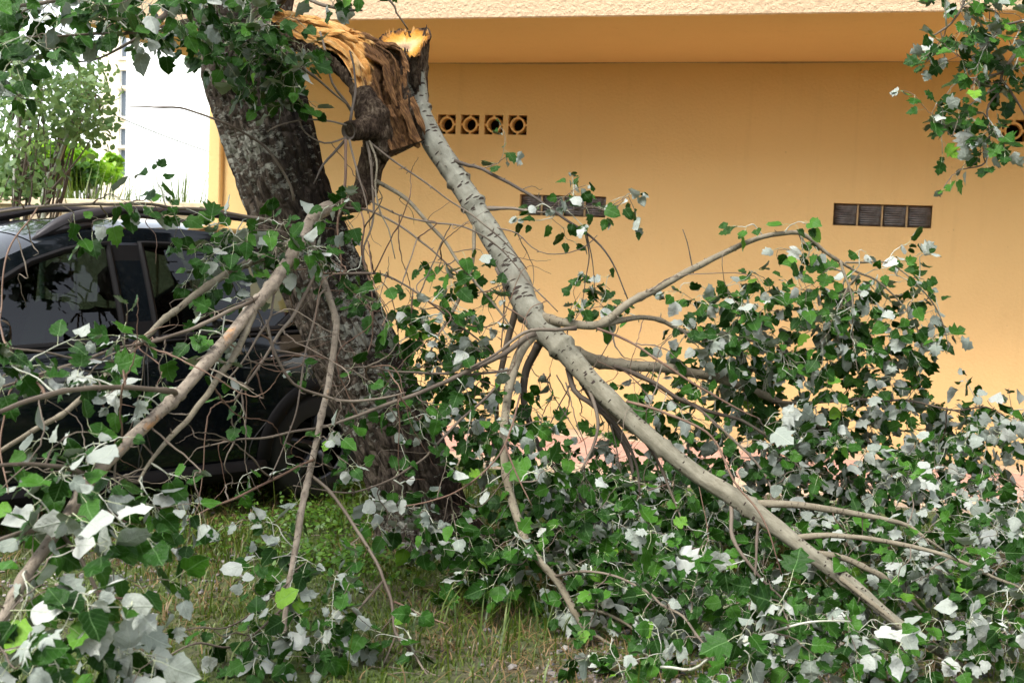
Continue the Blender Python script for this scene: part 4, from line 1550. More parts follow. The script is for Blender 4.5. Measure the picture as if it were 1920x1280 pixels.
tag(keep(add('break_face', mesh('break_face', V, F, 'fresh_wood', [(0, 0)] + [(r_ / K, i / n) for r_ in range(1, K + 1) for i in range(n)])), limb), 'fresh yellow break face at the top of the limb')
# jagged teeth left standing round the break
for i in range(34):
    q = ringp[int(NR.integers(len(ringp)))]
    e_ = unit(q - ctr)
    p0 = ctr + (q - ctr) * NR.uniform(0.72, 1.02) - np.array([0, 0, 0.015])
    tip = p0 + np.array([0, 0, 1]) * NR.uniform(0.02, 0.055) + e_ * NR.uniform(-0.005, 0.02) + rnd3() * 0.006
    sd_ = unit(np.cross(e_, [0, 0, 1])) * NR.uniform(0.005, 0.014)
    V_ = [p0 - sd_, p0 + e_ * 0.005, p0 + sd_, p0 - e_ * 0.005, tip, tip + sd_ * 0.3]
    keep(add('splinter', mesh('splinter', V_, [(0, 1, 4), (1, 5, 4), (1, 2, 5), (2, 3, 5), (3, 4, 5), (3, 0, 4)], 'torn_wood' if i % 3 else 'rough_bark', [(NR.random() * 0.2, 0.1 + 0.02 * k_) for k_ in range(6)], False)), limb)
# bark skirt below the rim
V, F = [], []
axis = unit(at(782, 190, 6.0) - ctr)
for k_ in range(14):
    for i, q in enumerate(ringp):
        t = k_ / 13
        c0 = ctr + (at(779, 195, 6.0) - ctr) * t
        rr = (q - ctr) * (1.06 - 0.55 * t ** 0.6) + unit(q - ctr) * (0.012 * noise.noise(Vector((i * 1.3, k_ * 0.7, 4))) + 0.01 * noise.noise(Vector((i * 0.5, k_ * 0.5, 1))))
        rr = rr - axis * (rr @ axis) * t
        V.append(c0 + rr + (np.array([0, 0, 1]) * 0.022 * abs(noise.noise(Vector((i * 2.1, 0, 4)))) if k_ == 0 else 0))
for k_ in range(13):
    for i in range(n):
        F.append((k_ * n + i, (k_ + 1) * n + i, (k_ + 1) * n + (i + 1) % n, k_ * n + (i + 1) % n))
keep(add('bark_collar', mesh('bark_collar', V, F, 'rough_bark')), limb)


def burr_disp(i, ang, L, p, r):
    q = Vector(p)
    return r * (0.26 * noise.noise(q * 17) + 0.22 * (0.4 - abs(noise.noise(q * 38))) + 0.20 * (0.4 - abs(noise.noise(q * 85))))


def tubepart(name, pts, mat, segs, disp, step=0.012, caps=True):
    tr_ = smooth_path(trace(pts), step=step)
    V_, F_2, UV_ = sweep(tr_[:, :3], tr_[:, 3], segs, caps, disp)
    return keep(add(name, mesh(name, V_, F_2, mat, UV_)), limb)


tubepart('burr', [(680, 168, 5.72, 30), (690, 195, 5.70, 50), (700, 222, 5.68, 62), (706, 250, 5.68, 58), (704, 275, 5.70, 46), (698, 300, 5.73, 40)], 'rough_bark', 40, burr_disp)
tubepart('snapped_stub', [(708, 236, 5.66, 46), (690, 240, 5.61, 46), (676, 243, 5.57, 38), (662, 245, 5.53, 37), (655, 246, 5.51, 38)], 'rough_bark', 30, burr_disp)
ce, cn = at(654, 246, 5.505), unit(at(654, 246, 5.5) - at(676, 243, 5.57))
ex = unit(np.cross(cn, [0, 0, 1]))
ey = np.cross(ex, cn)
V = [ce - cn * 0.02]
for rr, dz in ((0.018, -0.015), (0.030, -0.004), (0.042, 0.004)):
    V += [ce + (ex * math.cos(t) + ey * math.sin(t)) * rr + cn * dz for t in np.linspace(0, 2 * math.pi, 20, endpoint=False)]
F = [(0, 1 + i, 1 + (i + 1) % 20) for i in range(20)] + [(1 + k_ * 20 + i, 21 + k_ * 20 + i, 21 + k_ * 20 + (i + 1) % 20, 1 + k_ * 20 + (i + 1) % 20) for k_ in range(2) for i in range(20)]
keep(add('stub_end', mesh('stub_end', V, F, 'twig_dark')), limb)
# hanging bark slabs below the tear
for a_, b_, w_ in (((712, 262, 5.66), (722, 308, 5.70), 30), ((700, 280, 5.68), (705, 330, 5.73), 24)):
    tubepart('bark_flake', [(*a_, w_), ((a_[0] + b_[0]) / 2 + 2, (a_[1] + b_[1]) / 2, a_[2], w_ * 0.8), (*b_, 3)], 'rough_bark', 14, burr_disp)

MAIN = [(776, 118, 6.02, 46), (783, 180, 6.0, 50), (805, 250, 5.93, 55), (850, 325, 5.85, 57), (890, 390, 5.8, 57), (930, 455, 5.75, 58), (965, 515, 5.7, 60), (985, 565, 5.62, 59), (1010, 605, 5.55, 62), (1050, 650, 5.5, 60), (1100, 705, 5.42, 50), (1160, 765, 5.35, 46), (1230, 830, 5.27, 45), (1300, 885, 5.2, 45), (1380, 935, 5.1, 45), (1450, 985, 5.0, 43), (1520, 1040, 4.92, 38), (1600, 1100, 4.85, 33), (1680, 1165, 4.75, 27), (1750, 1215, 4.68, 20), (1805, 1247, 4.62, 14)]


def limb_disp(i, ang, L, p, r):
    q = Vector((math.cos(ang) * 1.6, math.sin(ang) * 1.6, L * 5))
    k_ = 0.07 * noise.noise(q) + 0.035 * noise.noise(q * 3.1)
    return r * k_


KN = [(NR.uniform(0.3, 3.6), NR.uniform(1.8, 4.8), NR.uniform(0.05, 0.15), NR.uniform(0.012, 0.025)) for _ in range(24)]


def main_disp(i, ang, L, p, r):
    kb = sum(a_ * math.exp(-((L - l_) / s_) ** 2 - ((ang - g_) * r / s_) ** 2) for l_, g_, a_, s_ in KN)
    r = r * (1 + kb * 0.9)
    return kb * r * 0.9 + limb_disp(i, ang, L, p, r) * 1.3 + r * 0.16 * math.exp(-((L - 1.38) / 0.10) ** 2)



MAIN = [(a, b_, c_, w * 0.80) for a, b_, c_, w in MAIN]
BL.branch('main_branch', MAIN, 'limb_bark', 36, 0.02, 0.03, True, main_disp)
LEFT = [(704, 285, 5.74, 50), (694, 315, 5.75, 46), (688, 345, 5.75, 42), (675, 372, 5.7, 40), (645, 385, 5.6, 36), (615, 393, 5.5, 34), (590, 408, 5.4, 32), (570, 440, 5.25, 30), (540, 490, 5.0, 30), (510, 535, 4.8, 30), (470, 580, 4.6, 30), (430, 630, 4.4, 31), (380, 690, 4.15, 31), (330, 745, 3.95, 30), (270, 800, 3.75, 31), (215, 850, 3.6, 33), (165, 900, 3.45, 33), (120, 975, 3.3, 31), (75, 1040, 3.15, 30), (35, 1100, 3.05, 28), (0, 1165, 2.95, 25), (-40, 1240, 2.85, 20), (-90, 1320, 2.78, 14)]
LEFT = [(a, b_, c_, w * 0.83) for a, b_, c_, w in LEFT]
BL.branch('main_branch', LEFT, 'scar_bark', 24, 0.02, 0.05, True, limb_disp)

tubepart('bark_sleeve', [(a, b_, c_, w * f_) for (a, b_, c_, w), f_ in zip(LEFT[:6], (1.4, 1.38, 1.38, 1.34, 1.22, 0.9))], 'rough_bark', 26, lambda i, ang, L, p, r: 0.45 * burr_disp(i, ang, L, p, r))

B = 'branch_bark'
SECOND = [
    ('branch', B, [(989, 572, 5.6, 30), (1009, 589, 5.56, 27), (1043, 602, 5.5, 25), (1110, 609, 5.5, 23), (1144, 595, 5.52, 21), (1184, 565, 5.55, 20), (1228, 545, 5.6, 19), (1280, 514, 5.65, 18), (1314, 497, 5.67, 17), (1381, 464, 5.7, 15), (1431, 444, 5.72, 13), (1468, 437, 5.74, 12), (1495, 435, 5.75, 12), (1515, 444, 5.76, 11), (1542, 467, 5.77, 10), (1576, 489, 5.78, 9), (1609, 509, 5.8, 6), (1643, 524, 5.8, 5), (1680, 560, 5.8, 4), (1715, 610, 5.8, 4), (1730, 660, 5.78, 3)]),
    ('branch', B, [(1576, 489, 5.78, 8), (1582, 510, 5.76, 7), (1592, 535, 5.75, 6), (1600, 570, 5.74, 5), (1600, 630, 5.72, 4), (1610, 700, 5.7, 3)]),
    ('branch', B, [(1585, 492, 5.79, 7), (1620, 493, 5.8, 6), (1660, 492, 5.82, 5), (1700, 515, 5.82, 4), (1745, 560, 5.8, 4), (1768, 605, 5.8, 3), (1778, 650, 5.8, 3)]),
    ('branch', B, [(1613, 512, 5.8, 5), (1590, 540, 5.78, 5), (1578, 575, 5.77, 4), (1570, 640, 5.75, 3)]),
    ('branch', B, [(1117, 612, 5.5, 18), (1164, 600, 5.55, 15), (1198, 596, 5.6, 13), (1238, 602, 5.65, 12), (1280, 622, 5.7, 11), (1340, 640, 5.8, 9), (1400, 640, 5.85, 7), (1460, 650, 5.9, 5)]),
    ('branch', B, [(1060, 655, 5.58, 38), (1093, 666, 5.6, 34), (1127, 679, 5.64, 31), (1177, 686, 5.68, 29), (1245, 690, 5.74, 27), (1330, 706, 5.82, 24), (1381, 722, 5.88, 22), (1448, 749, 5.95, 20), (1500, 776, 6.0, 17), (1550, 805, 6.05, 14), (1620, 830, 6.1, 10), (1700, 850, 6.15, 6)]),
    ('branch', 'twig_brown', [(1150, 685, 5.64, 14), (1211, 710, 5.66, 12), (1280, 750, 5.7, 11), (1340, 775, 5.75, 10), (1390, 790, 5.8, 9), (1450, 830, 5.85, 7), (1500, 880, 5.85, 5), (1520, 930, 5.8, 4)]),
    ('branch', 'twig_red', [(1120, 616, 5.45, 8), (1177, 636, 5.4, 7), (1231, 669, 5.35, 7), (1280, 703, 5.32, 7), (1347, 746, 5.3, 6), (1381, 766, 5.3, 5), (1421, 783, 5.3, 4)]),
    ('branch', 'twig_brown', [(1448, 752, 5.93, 10), (1498, 753, 5.9, 9), (1582, 749, 5.88, 8), (1650, 753, 5.85, 7), (1717, 756, 5.82, 6), (1790, 770, 5.8, 5), (1850, 765, 5.8, 4), (1900, 790, 5.8, 3)]),
    ('branch', 'twig_red', [(1175, 752, 5.28, 8), (1240, 770, 5.2, 7), (1310, 800, 5.12, 7), (1345, 835, 5.08, 6), (1378, 905, 5.0, 6), (1430, 970, 4.9, 5), (1455, 1040, 4.85, 4), (1466, 1080, 4.85, 3)]),
    ('branch', 'twig_brown', [(1280, 745, 5.66, 8), (1345, 800, 5.6, 7), (1400, 850, 5.55, 7), (1440, 900, 5.5, 6), (1450, 950, 5.45, 5)]),
    ('branch', B, [(1412, 945, 5.07, 22), (1480, 945, 5.05, 19), (1560, 955, 5.05, 17), (1650, 970, 5.05, 14), (1700, 985, 5.05, 11), (1735, 1010, 5.0, 8), (1780, 1040, 5.0, 5)]),
    ('branch', B, [(1485, 1008, 4.96, 19), (1560, 1005, 4.9, 15), (1640, 1013, 4.85, 13), (1720, 1028, 4.8, 12), (1797, 1052, 4.76, 10), (1858, 1082, 4.72, 9), (1930, 1112, 4.7, 6)]),
    ('branch', B, [(1525, 1037, 4.92, 20), (1580, 1045, 4.92, 17), (1640, 1075, 4.9, 15), (1690, 1110, 4.9, 12), (1730, 1145, 4.9, 7)]),
    ('branch', B, [(1575, 1082, 4.85, 14), (1640, 1132, 4.78, 13), (1700, 1180, 4.72, 11), (1770, 1222, 4.68, 8), (1817, 1213, 4.62, 6), (1885, 1183, 4.55, 4)]),
    ('branch', 'twig_brown', [(1371, 948, 5.1, 11), (1377, 1011, 5.0, 10), (1411, 1065, 4.95, 9), (1448, 1105, 4.92, 7), (1488, 1142, 4.9, 5)]),
    ('branch', 'twig_brown', [(1422, 975, 5.02, 8), (1415, 1060, 4.9, 7), (1405, 1120, 4.8, 6), (1400, 1195, 4.7, 4)]),
    ('branch', B, [(1000, 628, 5.48, 30), (985, 645, 5.44, 29), (969, 673, 5.4, 27), (959, 706, 5.36, 25), (950, 767, 5.3, 23), (943, 834, 5.22, 22), (950, 901, 5.15, 22), (967, 962, 5.08, 22), (984, 1012, 5.02, 21), (1014, 1056, 4.97, 20), (1051, 1096, 4.93, 19), (1077, 1142, 4.88, 18), (1110, 1206, 4.8, 16), (1134, 1250, 4.66, 13), (1158, 1290, 4.52, 10)]),
    ('branch', B, [(1083, 1142, 4.87, 10), (1130, 1146, 4.85, 9), (1177, 1166, 4.83, 8), (1204, 1189, 4.8, 7), (1228, 1222, 4.76, 5)]),
    ('branch', B, [(1104, 1183, 4.83, 11), (1144, 1206, 4.8, 9), (1188, 1232, 4.74, 7), (1240, 1250, 4.68, 5)]),
    ('branch', 'twig_brown', [(1040, 1080, 4.94, 8), (1120, 1072, 4.8, 7), (1204, 1102, 4.6, 7), (1238, 1132, 4.5, 7), (1280, 1159, 4.4, 7), (1310, 1196, 4.32, 7), (1334, 1230, 4.28, 6), (1355, 1268, 4.25, 4)]),
    ('branch', 'twig_dark', [(1010, 645, 5.56, 26), (1003, 660, 5.58, 24), (986, 693, 5.6, 22), (980, 740, 5.6, 19), (987, 777, 5.6, 18), (1004, 828, 5.6, 16), (1024, 861, 5.58, 14), (1068, 908, 5.55, 11), (1110, 960, 5.5, 7)]),
    ('branch', 'twig_brown', [(975, 552, 5.68, 22), (960, 610, 5.68, 18), (942, 680, 5.68, 16), (932, 740, 5.68, 14), (930, 800, 5.66, 11), (915, 870, 5.62, 8), (900, 940, 5.6, 5)]),
    ('branch', 'twig_brown', [(1000, 625, 5.46, 20), (980, 637, 5.42, 17), (942, 666, 5.36, 14), (902, 686, 5.32, 13), (853, 707, 5.25, 12), (796, 734, 5.18, 11), (718, 760, 5.1, 10), (641, 787, 5.0, 8), (567, 807, 4.92, 7), (500, 821, 4.85, 6), (440, 826, 4.8, 5), (370, 840, 4.75, 3)]),
    ('branch', 'twig_brown', [(1080, 615, 5.4, 11), (1040, 620, 5.36, 10), (995, 622, 5.36, 9), (960, 640, 5.34, 8), (930, 665, 5.3, 7), (880, 690, 5.25, 6)]),
    ('branch', 'twig_brown', [(965, 692, 5.36, 8), (850, 700, 5.3, 7), (760, 698, 5.2, 6), (690, 688, 5.15, 5), (640, 694, 5.1, 4)]),
    ('branch', 'twig_brown', [(962, 690, 5.37, 9), (920, 734, 5.3, 8), (836, 811, 5.2, 7), (792, 858, 5.12, 6), (735, 898, 5.05, 6), (668, 922, 4.98, 5), (600, 918, 4.92, 4), (550, 910, 4.9, 3)]),
    ('branch', 'twig_red', [(975, 740, 5.2, 6), (947, 834, 5.05, 6), (903, 888, 4.98, 5), (843, 928, 4.92, 5), (762, 947, 4.88, 4)]),
    ('branch', 'twig_red', [(947, 834, 5.05, 5), (970, 891, 5.0, 5), (997, 947, 4.96, 3)]),
    ('branch', 'twig_dark', [(1065, 690, 5.5, 16), (1077, 730, 5.46, 14), (1103, 750, 5.44, 13), (1147, 787, 5.42, 12), (1173, 823, 5.42, 10), (1193, 877, 5.42, 7), (1200, 930, 5.4, 5)]),
    ('branch', 'twig_brown', [(1085, 700, 5.47, 16), (1113, 740, 5.42, 14), (1167, 793, 5.38, 12), (1207, 820, 5.36, 10), (1237, 870, 5.34, 8), (1262, 930, 5.3, 6), (1283, 993, 5.28, 4)]),
    ('branch', 'twig_brown', [(1090, 705, 5.42, 11), (1110, 745, 5.38, 10), (1123, 790, 5.34, 9), (1117, 830, 5.3, 8), (1090, 883, 5.26, 6)]),
    ('branch', 'twig_dark', [(1085, 700, 5.52, 20), (1110, 745, 5.52, 18), (1150, 800, 5.52, 15), (1180, 860, 5.52, 11), (1190, 900, 5.5, 8)]),
    # shoots of the upper limb
    ('branch', 'twig_dark', [(852, 302, 5.82, 12), (880, 312, 5.8, 10), (903, 319, 5.78, 9), (984, 363, 5.72, 8), (1024, 386, 5.7, 8), (1060, 411, 5.68, 7), (1097, 434, 5.66, 6), (1134, 468, 5.64, 5), (1157, 505, 5.63, 4), (1177, 560, 5.62, 3)]),
    ('branch', 'twig_brown', [(912, 391, 5.77, 12), (940, 392, 5.75, 9), (963, 395, 5.74, 8), (1004, 398, 5.72, 6), (1060, 397, 5.7, 4), (1113, 390, 5.68, 4), (1133, 398, 5.67, 3), (1150, 385, 5.66, 2), (1178, 368, 5.66, 2)]),
    ('branch', B, [(703, 338, 5.7, 12), (751, 367, 5.67, 11), (791, 404, 5.64, 10), (828, 444, 5.62, 9), (855, 481, 5.6, 8), (895, 532, 5.57, 7), (929, 572, 5.54, 6), (959, 616, 5.5, 5)]),
    ('branch', 'twig_brown', [(691, 265, 5.6, 7), (735, 302, 5.58, 6), (786, 336, 5.56, 6), (836, 370, 5.55, 5), (903, 417, 5.54, 5), (950, 460, 5.53, 4), (988, 506, 5.52, 3)]),
    ('branch', 'twig_brown', [(645, 390, 5.55, 7), (690, 394, 5.54, 7), (741, 417, 5.53, 6), (791, 451, 5.52, 6), (828, 481, 5.5, 5), (872, 525, 5.5, 4)]),
    ('branch', 'twig_brown', [(600, 512, 5.2, 7), (640, 513, 5.25, 7), (714, 515, 5.3, 7), (764, 535, 5.32, 6), (801, 562, 5.33, 6), (842, 595, 5.34, 6), (882, 629, 5.35, 5), (929, 668, 5.36, 4)]),
    ('branch', 'twig_brown', [(694, 377, 5.62, 6), (758, 404, 5.6, 5), (808, 417, 5.58, 5), (875, 427, 5.56, 5), (926, 454, 5.55, 5), (966, 495, 5.54, 4), (1006, 548, 5.5, 4), (1046, 585, 5.48, 3)]),
    ('branch', B, [(890, 420, 5.76, 11), (888, 450, 5.74, 10), (887, 491, 5.7, 9), (875, 532, 5.66, 9), (855, 572, 5.62, 8), (821, 626, 5.58, 6), (800, 680, 5.55, 4)]),
    ('branch', 'twig_brown', [(930, 503, 5.68, 9), (945, 545, 5.62, 5), (946, 600, 5.58, 4), (940, 650, 5.55, 3)]),
    ('branch', 'twig_brown', [(932, 427, 5.72, 5), (969, 437, 5.7, 4), (996, 464, 5.68, 3), (1026, 478, 5.67, 3), (1070, 474, 5.66, 3), (1100, 461, 5.65, 3), (1120, 441, 5.64, 2)]),
    ('branch', 'twig_dark', [(1097, 434, 5.66, 4), (1103, 480, 5.65, 4), (1096, 530, 5.64, 3), (1090, 580, 5.63, 2)]),
    ('branch', 'twig_dark', [(1100, 437, 5.66, 4), (1112, 490, 5.65, 3), (1115, 540, 5.64, 2)]),
    ('branch', 'twig_dark', [(1300, 512, 5.66, 4), (1294, 480, 5.66, 3), (1288, 455, 5.66, 3), (1280, 430, 5.66, 2)]),
    # shoots radiating from the snapped stub
    ('branch', 'twig_dark', [(656, 232, 5.52, 9), (662, 196, 5.56, 8), (666, 161, 5.6, 7), (661, 121, 5.66, 6), (655, 95, 5.7, 4)]),
    ('branch', 'twig_brown', [(650, 235, 5.5, 6), (614, 226, 5.46, 5), (567, 226, 5.42, 5), (520, 238, 5.38, 4), (500, 248, 5.36, 3)]),
    ('branch', 'twig_brown', [(648, 258, 5.5, 5), (621, 268, 5.46, 5), (595, 266, 5.44, 4), (567, 240, 5.44, 4), (562, 190, 5.46, 3)]),
    ('branch', 'twig_dark', [(650, 260, 5.5, 8), (625, 290, 5.46, 7), (607, 311, 5.44, 6), (588, 345, 5.42, 4)]),
    ('branch', 'twig_red', [(648, 262, 5.48, 9), (648, 319, 5.44, 8), (644, 370, 5.42, 8), (634, 420, 5.4, 6), (640, 480, 5.38, 4), (636, 560, 5.35, 3)]),
    ('branch', 'twig_brown', [(655, 262, 5.49, 7), (668, 309, 5.47, 6), (681, 356, 5.45, 5), (690, 400, 5.44, 4)]),
    ('branch', 'twig_brown', [(688, 266, 5.58, 9), (695, 302, 5.56, 8), (698, 353, 5.54, 7), (695, 420, 5.52, 6), (680, 470, 5.5, 5), (690, 520, 5.48, 3)]),
    ('branch', B, [(692, 264, 5.57, 7), (705, 302, 5.55, 6), (702, 353, 5.53, 5), (715, 403, 5.52, 5), (728, 430, 5.5, 4), (741, 485, 5.48, 3)]),
    ('branch', 'twig_red', [(677, 397, 5.45, 5), (684, 427, 5.42, 5), (677, 478, 5.4, 5), (697, 545, 5.38, 4), (697, 632, 5.34, 4), (677, 690, 5.3, 3)]),
    # branches of the left limb
    ('branch', B, [(475, 585, 4.6, 22), (463, 613, 4.52, 19), (437, 667, 4.4, 17), (386, 738, 4.2, 16), (336, 801, 4.0, 14), (299, 845, 3.88, 11), (260, 905, 3.78, 7)]),
    ('branch', B, [(572, 438, 5.3, 22), (529, 464, 5.22, 21), (470, 491, 5.08, 20), (420, 518, 4.94, 19), (370, 552, 4.8, 18), (319, 592, 4.66, 17), (269, 639, 4.5, 16), (215, 690, 4.34, 16), (155, 744, 4.18, 15), (111, 781, 4.08, 15), (54, 815, 3.96, 14), (0, 849, 3.86, 12), (-60, 890, 3.8, 8)]),
    ('branch', 'twig_brown', [(490, 555, 4.68, 12), (443, 579, 4.5, 10), (370, 616, 4.3, 10), (269, 646, 4.1, 9), (168, 673, 3.95, 9), (84, 700, 3.82, 8), (0, 730, 3.7, 7), (-40, 745, 3.65, 5)]),
    ('branch', 'twig_brown', [(235, 672, 4.05, 8), (218, 679, 4.0, 8), (151, 676, 3.88, 7), (84, 663, 3.78, 7), (0, 653, 3.68, 6), (-40, 650, 3.6, 4)]),
    ('branch', 'twig_brown', [(330, 738, 3.95, 16), (316, 734, 3.85, 15), (235, 729, 3.65, 14), (161, 731, 3.5, 13), (84, 744, 3.35, 13), (0, 771, 3.2, 12), (-60, 790, 3.1, 9)]),
    ('branch', 'twig_brown', [(172, 893, 3.45, 15), (161, 889, 3.4, 14), (124, 875, 3.3, 13), (67, 867, 3.2, 12), (0, 875, 3.1, 10), (-50, 885, 3.05, 7)]),
    ('branch', 'twig_brown', [(122, 980, 3.3, 15), (90, 988, 3.22, 13), (50, 996, 3.14, 12), (0, 1013, 3.05, 10), (-50, 1030, 3.0, 7)]),
    ('branch', 'twig_brown', [(590, 425, 5.38, 12), (560, 426, 5.3, 11), (524, 421, 5.2, 11), (477, 413, 5.1, 10), (403, 398, 4.95, 9), (336, 391, 4.82, 9), (269, 383, 4.7, 8), (185, 383, 4.55, 8), (101, 388, 4.42, 7), (0, 400, 4.28, 7), (-50, 408, 4.2, 5)]),
    ('branch', 'scar_bark', [(590, 415, 5.4, 24), (583, 460, 5.34, 22), (590, 505, 5.3, 20), (606, 525, 5.28, 19), (619, 561, 5.24, 18), (629, 599, 5.2, 18), (626, 646, 5.14, 17), (616, 724, 5.05, 17), (602, 780, 4.98, 17), (591, 834, 4.92, 17), (581, 888, 4.85, 17), (567, 950, 4.75, 18), (551, 1051, 4.6, 17), (538, 1135, 4.45, 15), (530, 1210, 4.35, 13), (522, 1280, 4.24, 10)]),
    ('branch', 'twig_brown', [(500, 600, 4.75, 8), (511, 657, 4.72, 8), (537, 707, 4.72, 8), (568, 731, 4.74, 8), (640, 751, 4.8, 8), (700, 748, 4.86, 7), (760, 735, 4.92, 4)]),
    ('branch', 'twig_brown', [(612, 545, 5.2, 6), (601, 552, 5.15, 6), (585, 619, 5.0, 6), (571, 673, 4.9, 5), (558, 750, 4.8, 5), (535, 830, 4.7, 4), (500, 905, 4.6, 3)]),
    ('branch', 'twig_brown', [(598, 500, 5.25, 9), (585, 521, 5.15, 9), (551, 585, 4.95, 9), (517, 639, 4.8, 8), (480, 696, 4.65, 7), (440, 750, 4.5, 5)]),
    ('branch', 'twig_brown', [(515, 545, 4.8, 7), (505, 590, 4.72, 6), (490, 619, 4.66, 6), (454, 683, 4.55, 5), (428, 710, 4.5, 4)]),
    ('branch', 'twig_red', [(588, 862, 4.88, 8), (571, 869, 4.8, 7), (487, 909, 4.55, 7), (403, 946, 4.35, 6), (350, 975, 4.25, 4)]),
    ('branch', 'twig_brown', [(110, 995, 3.28, 12), (148, 1045, 3.25, 11), (175, 1099, 3.22, 10), (188, 1152, 3.2, 9), (192, 1200, 3.18, 8), (198, 1285, 3.15, 6)]),
    ('branch', 'twig_red', [(178, 1103, 3.22, 7), (218, 1119, 3.22, 7), (255, 1120, 3.22, 6)]),
    ('branch', 'twig_red', [(70, 390, 4.36, 5), (60, 407, 4.3, 5), (20, 464, 4.2, 5), (7, 518, 4.1, 4), (3, 565, 4.05, 4), (0, 607, 3.9, 5), (20, 657, 3.7, 6), (44, 684, 3.6, 7), (84, 744, 3.38, 7)]),
    ('branch', 'twig_red', [(84, 704, 3.8, 5), (27, 724, 3.6, 5), (7, 788, 3.5, 5), (0, 855, 3.4, 4), (15, 920, 3.3, 3)]),
    ('branch', 'twig_brown', [(581, 890, 4.86, 10), (610, 912, 4.84, 9), (634, 945, 4.82, 9), (670, 994, 4.76, 9), (707, 1051, 4.7, 9), (721, 1085, 4.66, 9), (737, 1125, 4.6, 8), (741, 1186, 4.5, 8), (774, 1219, 4.42, 7), (815, 1277, 4.32, 5)]),
    ('branch', 'twig_brown', [(719, 1088, 4.65, 7), (680, 1136, 4.55, 6), (650, 1172, 4.5, 5), (620, 1200, 4.45, 4)]),
    ('branch', 'twig_red', [(739, 1127, 4.59, 6), (788, 1152, 4.52, 5), (835, 1169, 4.46, 4)]),
    ('branch', 'twig_brown', [(742, 1190, 4.5, 5), (722, 1240, 4.42, 5), (703, 1275, 4.36, 3)]),
    ('branch', 'twig_brown', [(540, 1130, 4.46, 7), (447, 1211, 4.3, 6), (363, 1209, 4.18, 6), (302, 1236, 4.08, 5), (262, 1270, 4.0, 4)]),
    ('branch', 'twig_brown', [(545, 1090, 4.52, 6), (443, 1166, 4.3, 5), (370, 1176, 4.2, 5), (306, 1189, 4.12, 4)]),
    ('branch', 'shoot_pale', [(1240, 1250, 4.3, 8), (1300, 1253, 4.1, 8), (1337, 1233, 4.02, 8), (1384, 1209, 3.98, 8), (1445, 1183, 3.95, 7), (1498, 1169, 3.93, 6), (1542, 1164, 3.92, 5), (1596, 1164, 3.92, 4)]),
]
for nm, mt, pts in SECOND:
    pts = [(a, b_, c_, w * 0.78) for a, b_, c_, w in pts]
    w0 = max(p[3] for p in pts)
    BL.branch(nm, pts, mt, 14 if w0 > 15 else (8 if w0 > 8 else 6), 0.025 if w0 > 15 else 0.03, 0.11)
# short spurs and bud scars along the branches
for _ in range(520):
    q = BL.pool[int(NR.integers(len(BL.pool)))]
    e_ = unit(rnd3())
    ln = NR.uniform(0.006, 0.03)
    BL.tw.setdefault('twig_brown', MB()).tube([q[0], q[0] + e_ * (q[1] + ln * 0.6), q[0] + e_ * (q[1] + ln) + rnd3() * 0.002], [0.0032, 0.0024, 0.0010], 5)
# dead twigs dangling below the node
for _ in range(70):
    q = BL.pool[int(NR.integers(len(BL.pool)))]
    if q[1] < 0.003:
        continue
    b_ = q[0] + np.array([0, 0, -1]) * NR.uniform(0.05, 0.35) + rnd3() * 0.12
    if b_[2] > 0.05:
        BL.twig(q[0], b_, 0.0025, 0.0008, 0.0, 'twig_brown' if NR.random() < 0.6 else 'twig_red', 0.2)
for _ in range(11):
    x_ = NR.uniform(1020, 1200)
    a_ = at(x_ - 20, 700 + (x_ - 1060) * 0.8 * (x_ > 1060), 5.5)
    BL.twig(a_, at(x_ + NR.uniform(-50, 50), NR.uniform(800, 930), NR.uniform(5.4, 5.7)), 0.0035, 0.001, 0.0, 'twig_dark' if NR.random() < 0.5 else 'twig_brown', 0.22)

# bare crossing twigs in front of the car and round the trunk
for x_, y_, d_, n_ in ((300, 700, 4.2, 14), (150, 800, 3.7, 10), (520, 650, 4.8, 12), (650, 480, 5.3, 14), (780, 520, 5.45, 14), (850, 640, 5.45, 12), (420, 860, 4.6, 8), (700, 700, 5.1, 12), (1150, 640, 5.5, 10)):
    for _ in range(n_):
        c_ = at(x_ + NR.normal(0, 70), y_ + NR.normal(0, 50), d_ + NR.normal(0, 0.12))
        PP = BL.points()
        q = int(np.argmin(np.linalg.norm(PP - c_, axis=1) + NR.uniform(0, 0.15, len(PP))))
        a_ = BL.pool[q][0]
        dr = unit(unit(c_ - a_) + rnd3() * 0.5 + np.array([0, 0, -0.25]))
        BL.twig(a_, a_ + dr * NR.uniform(0.2, 0.6), min(0.0035, BL.pool[q][1]), 0.0008, NR.uniform(-0.1, 0.15), 'twig_red' if NR.random() < 0.4 else 'twig_brown', 0.14)
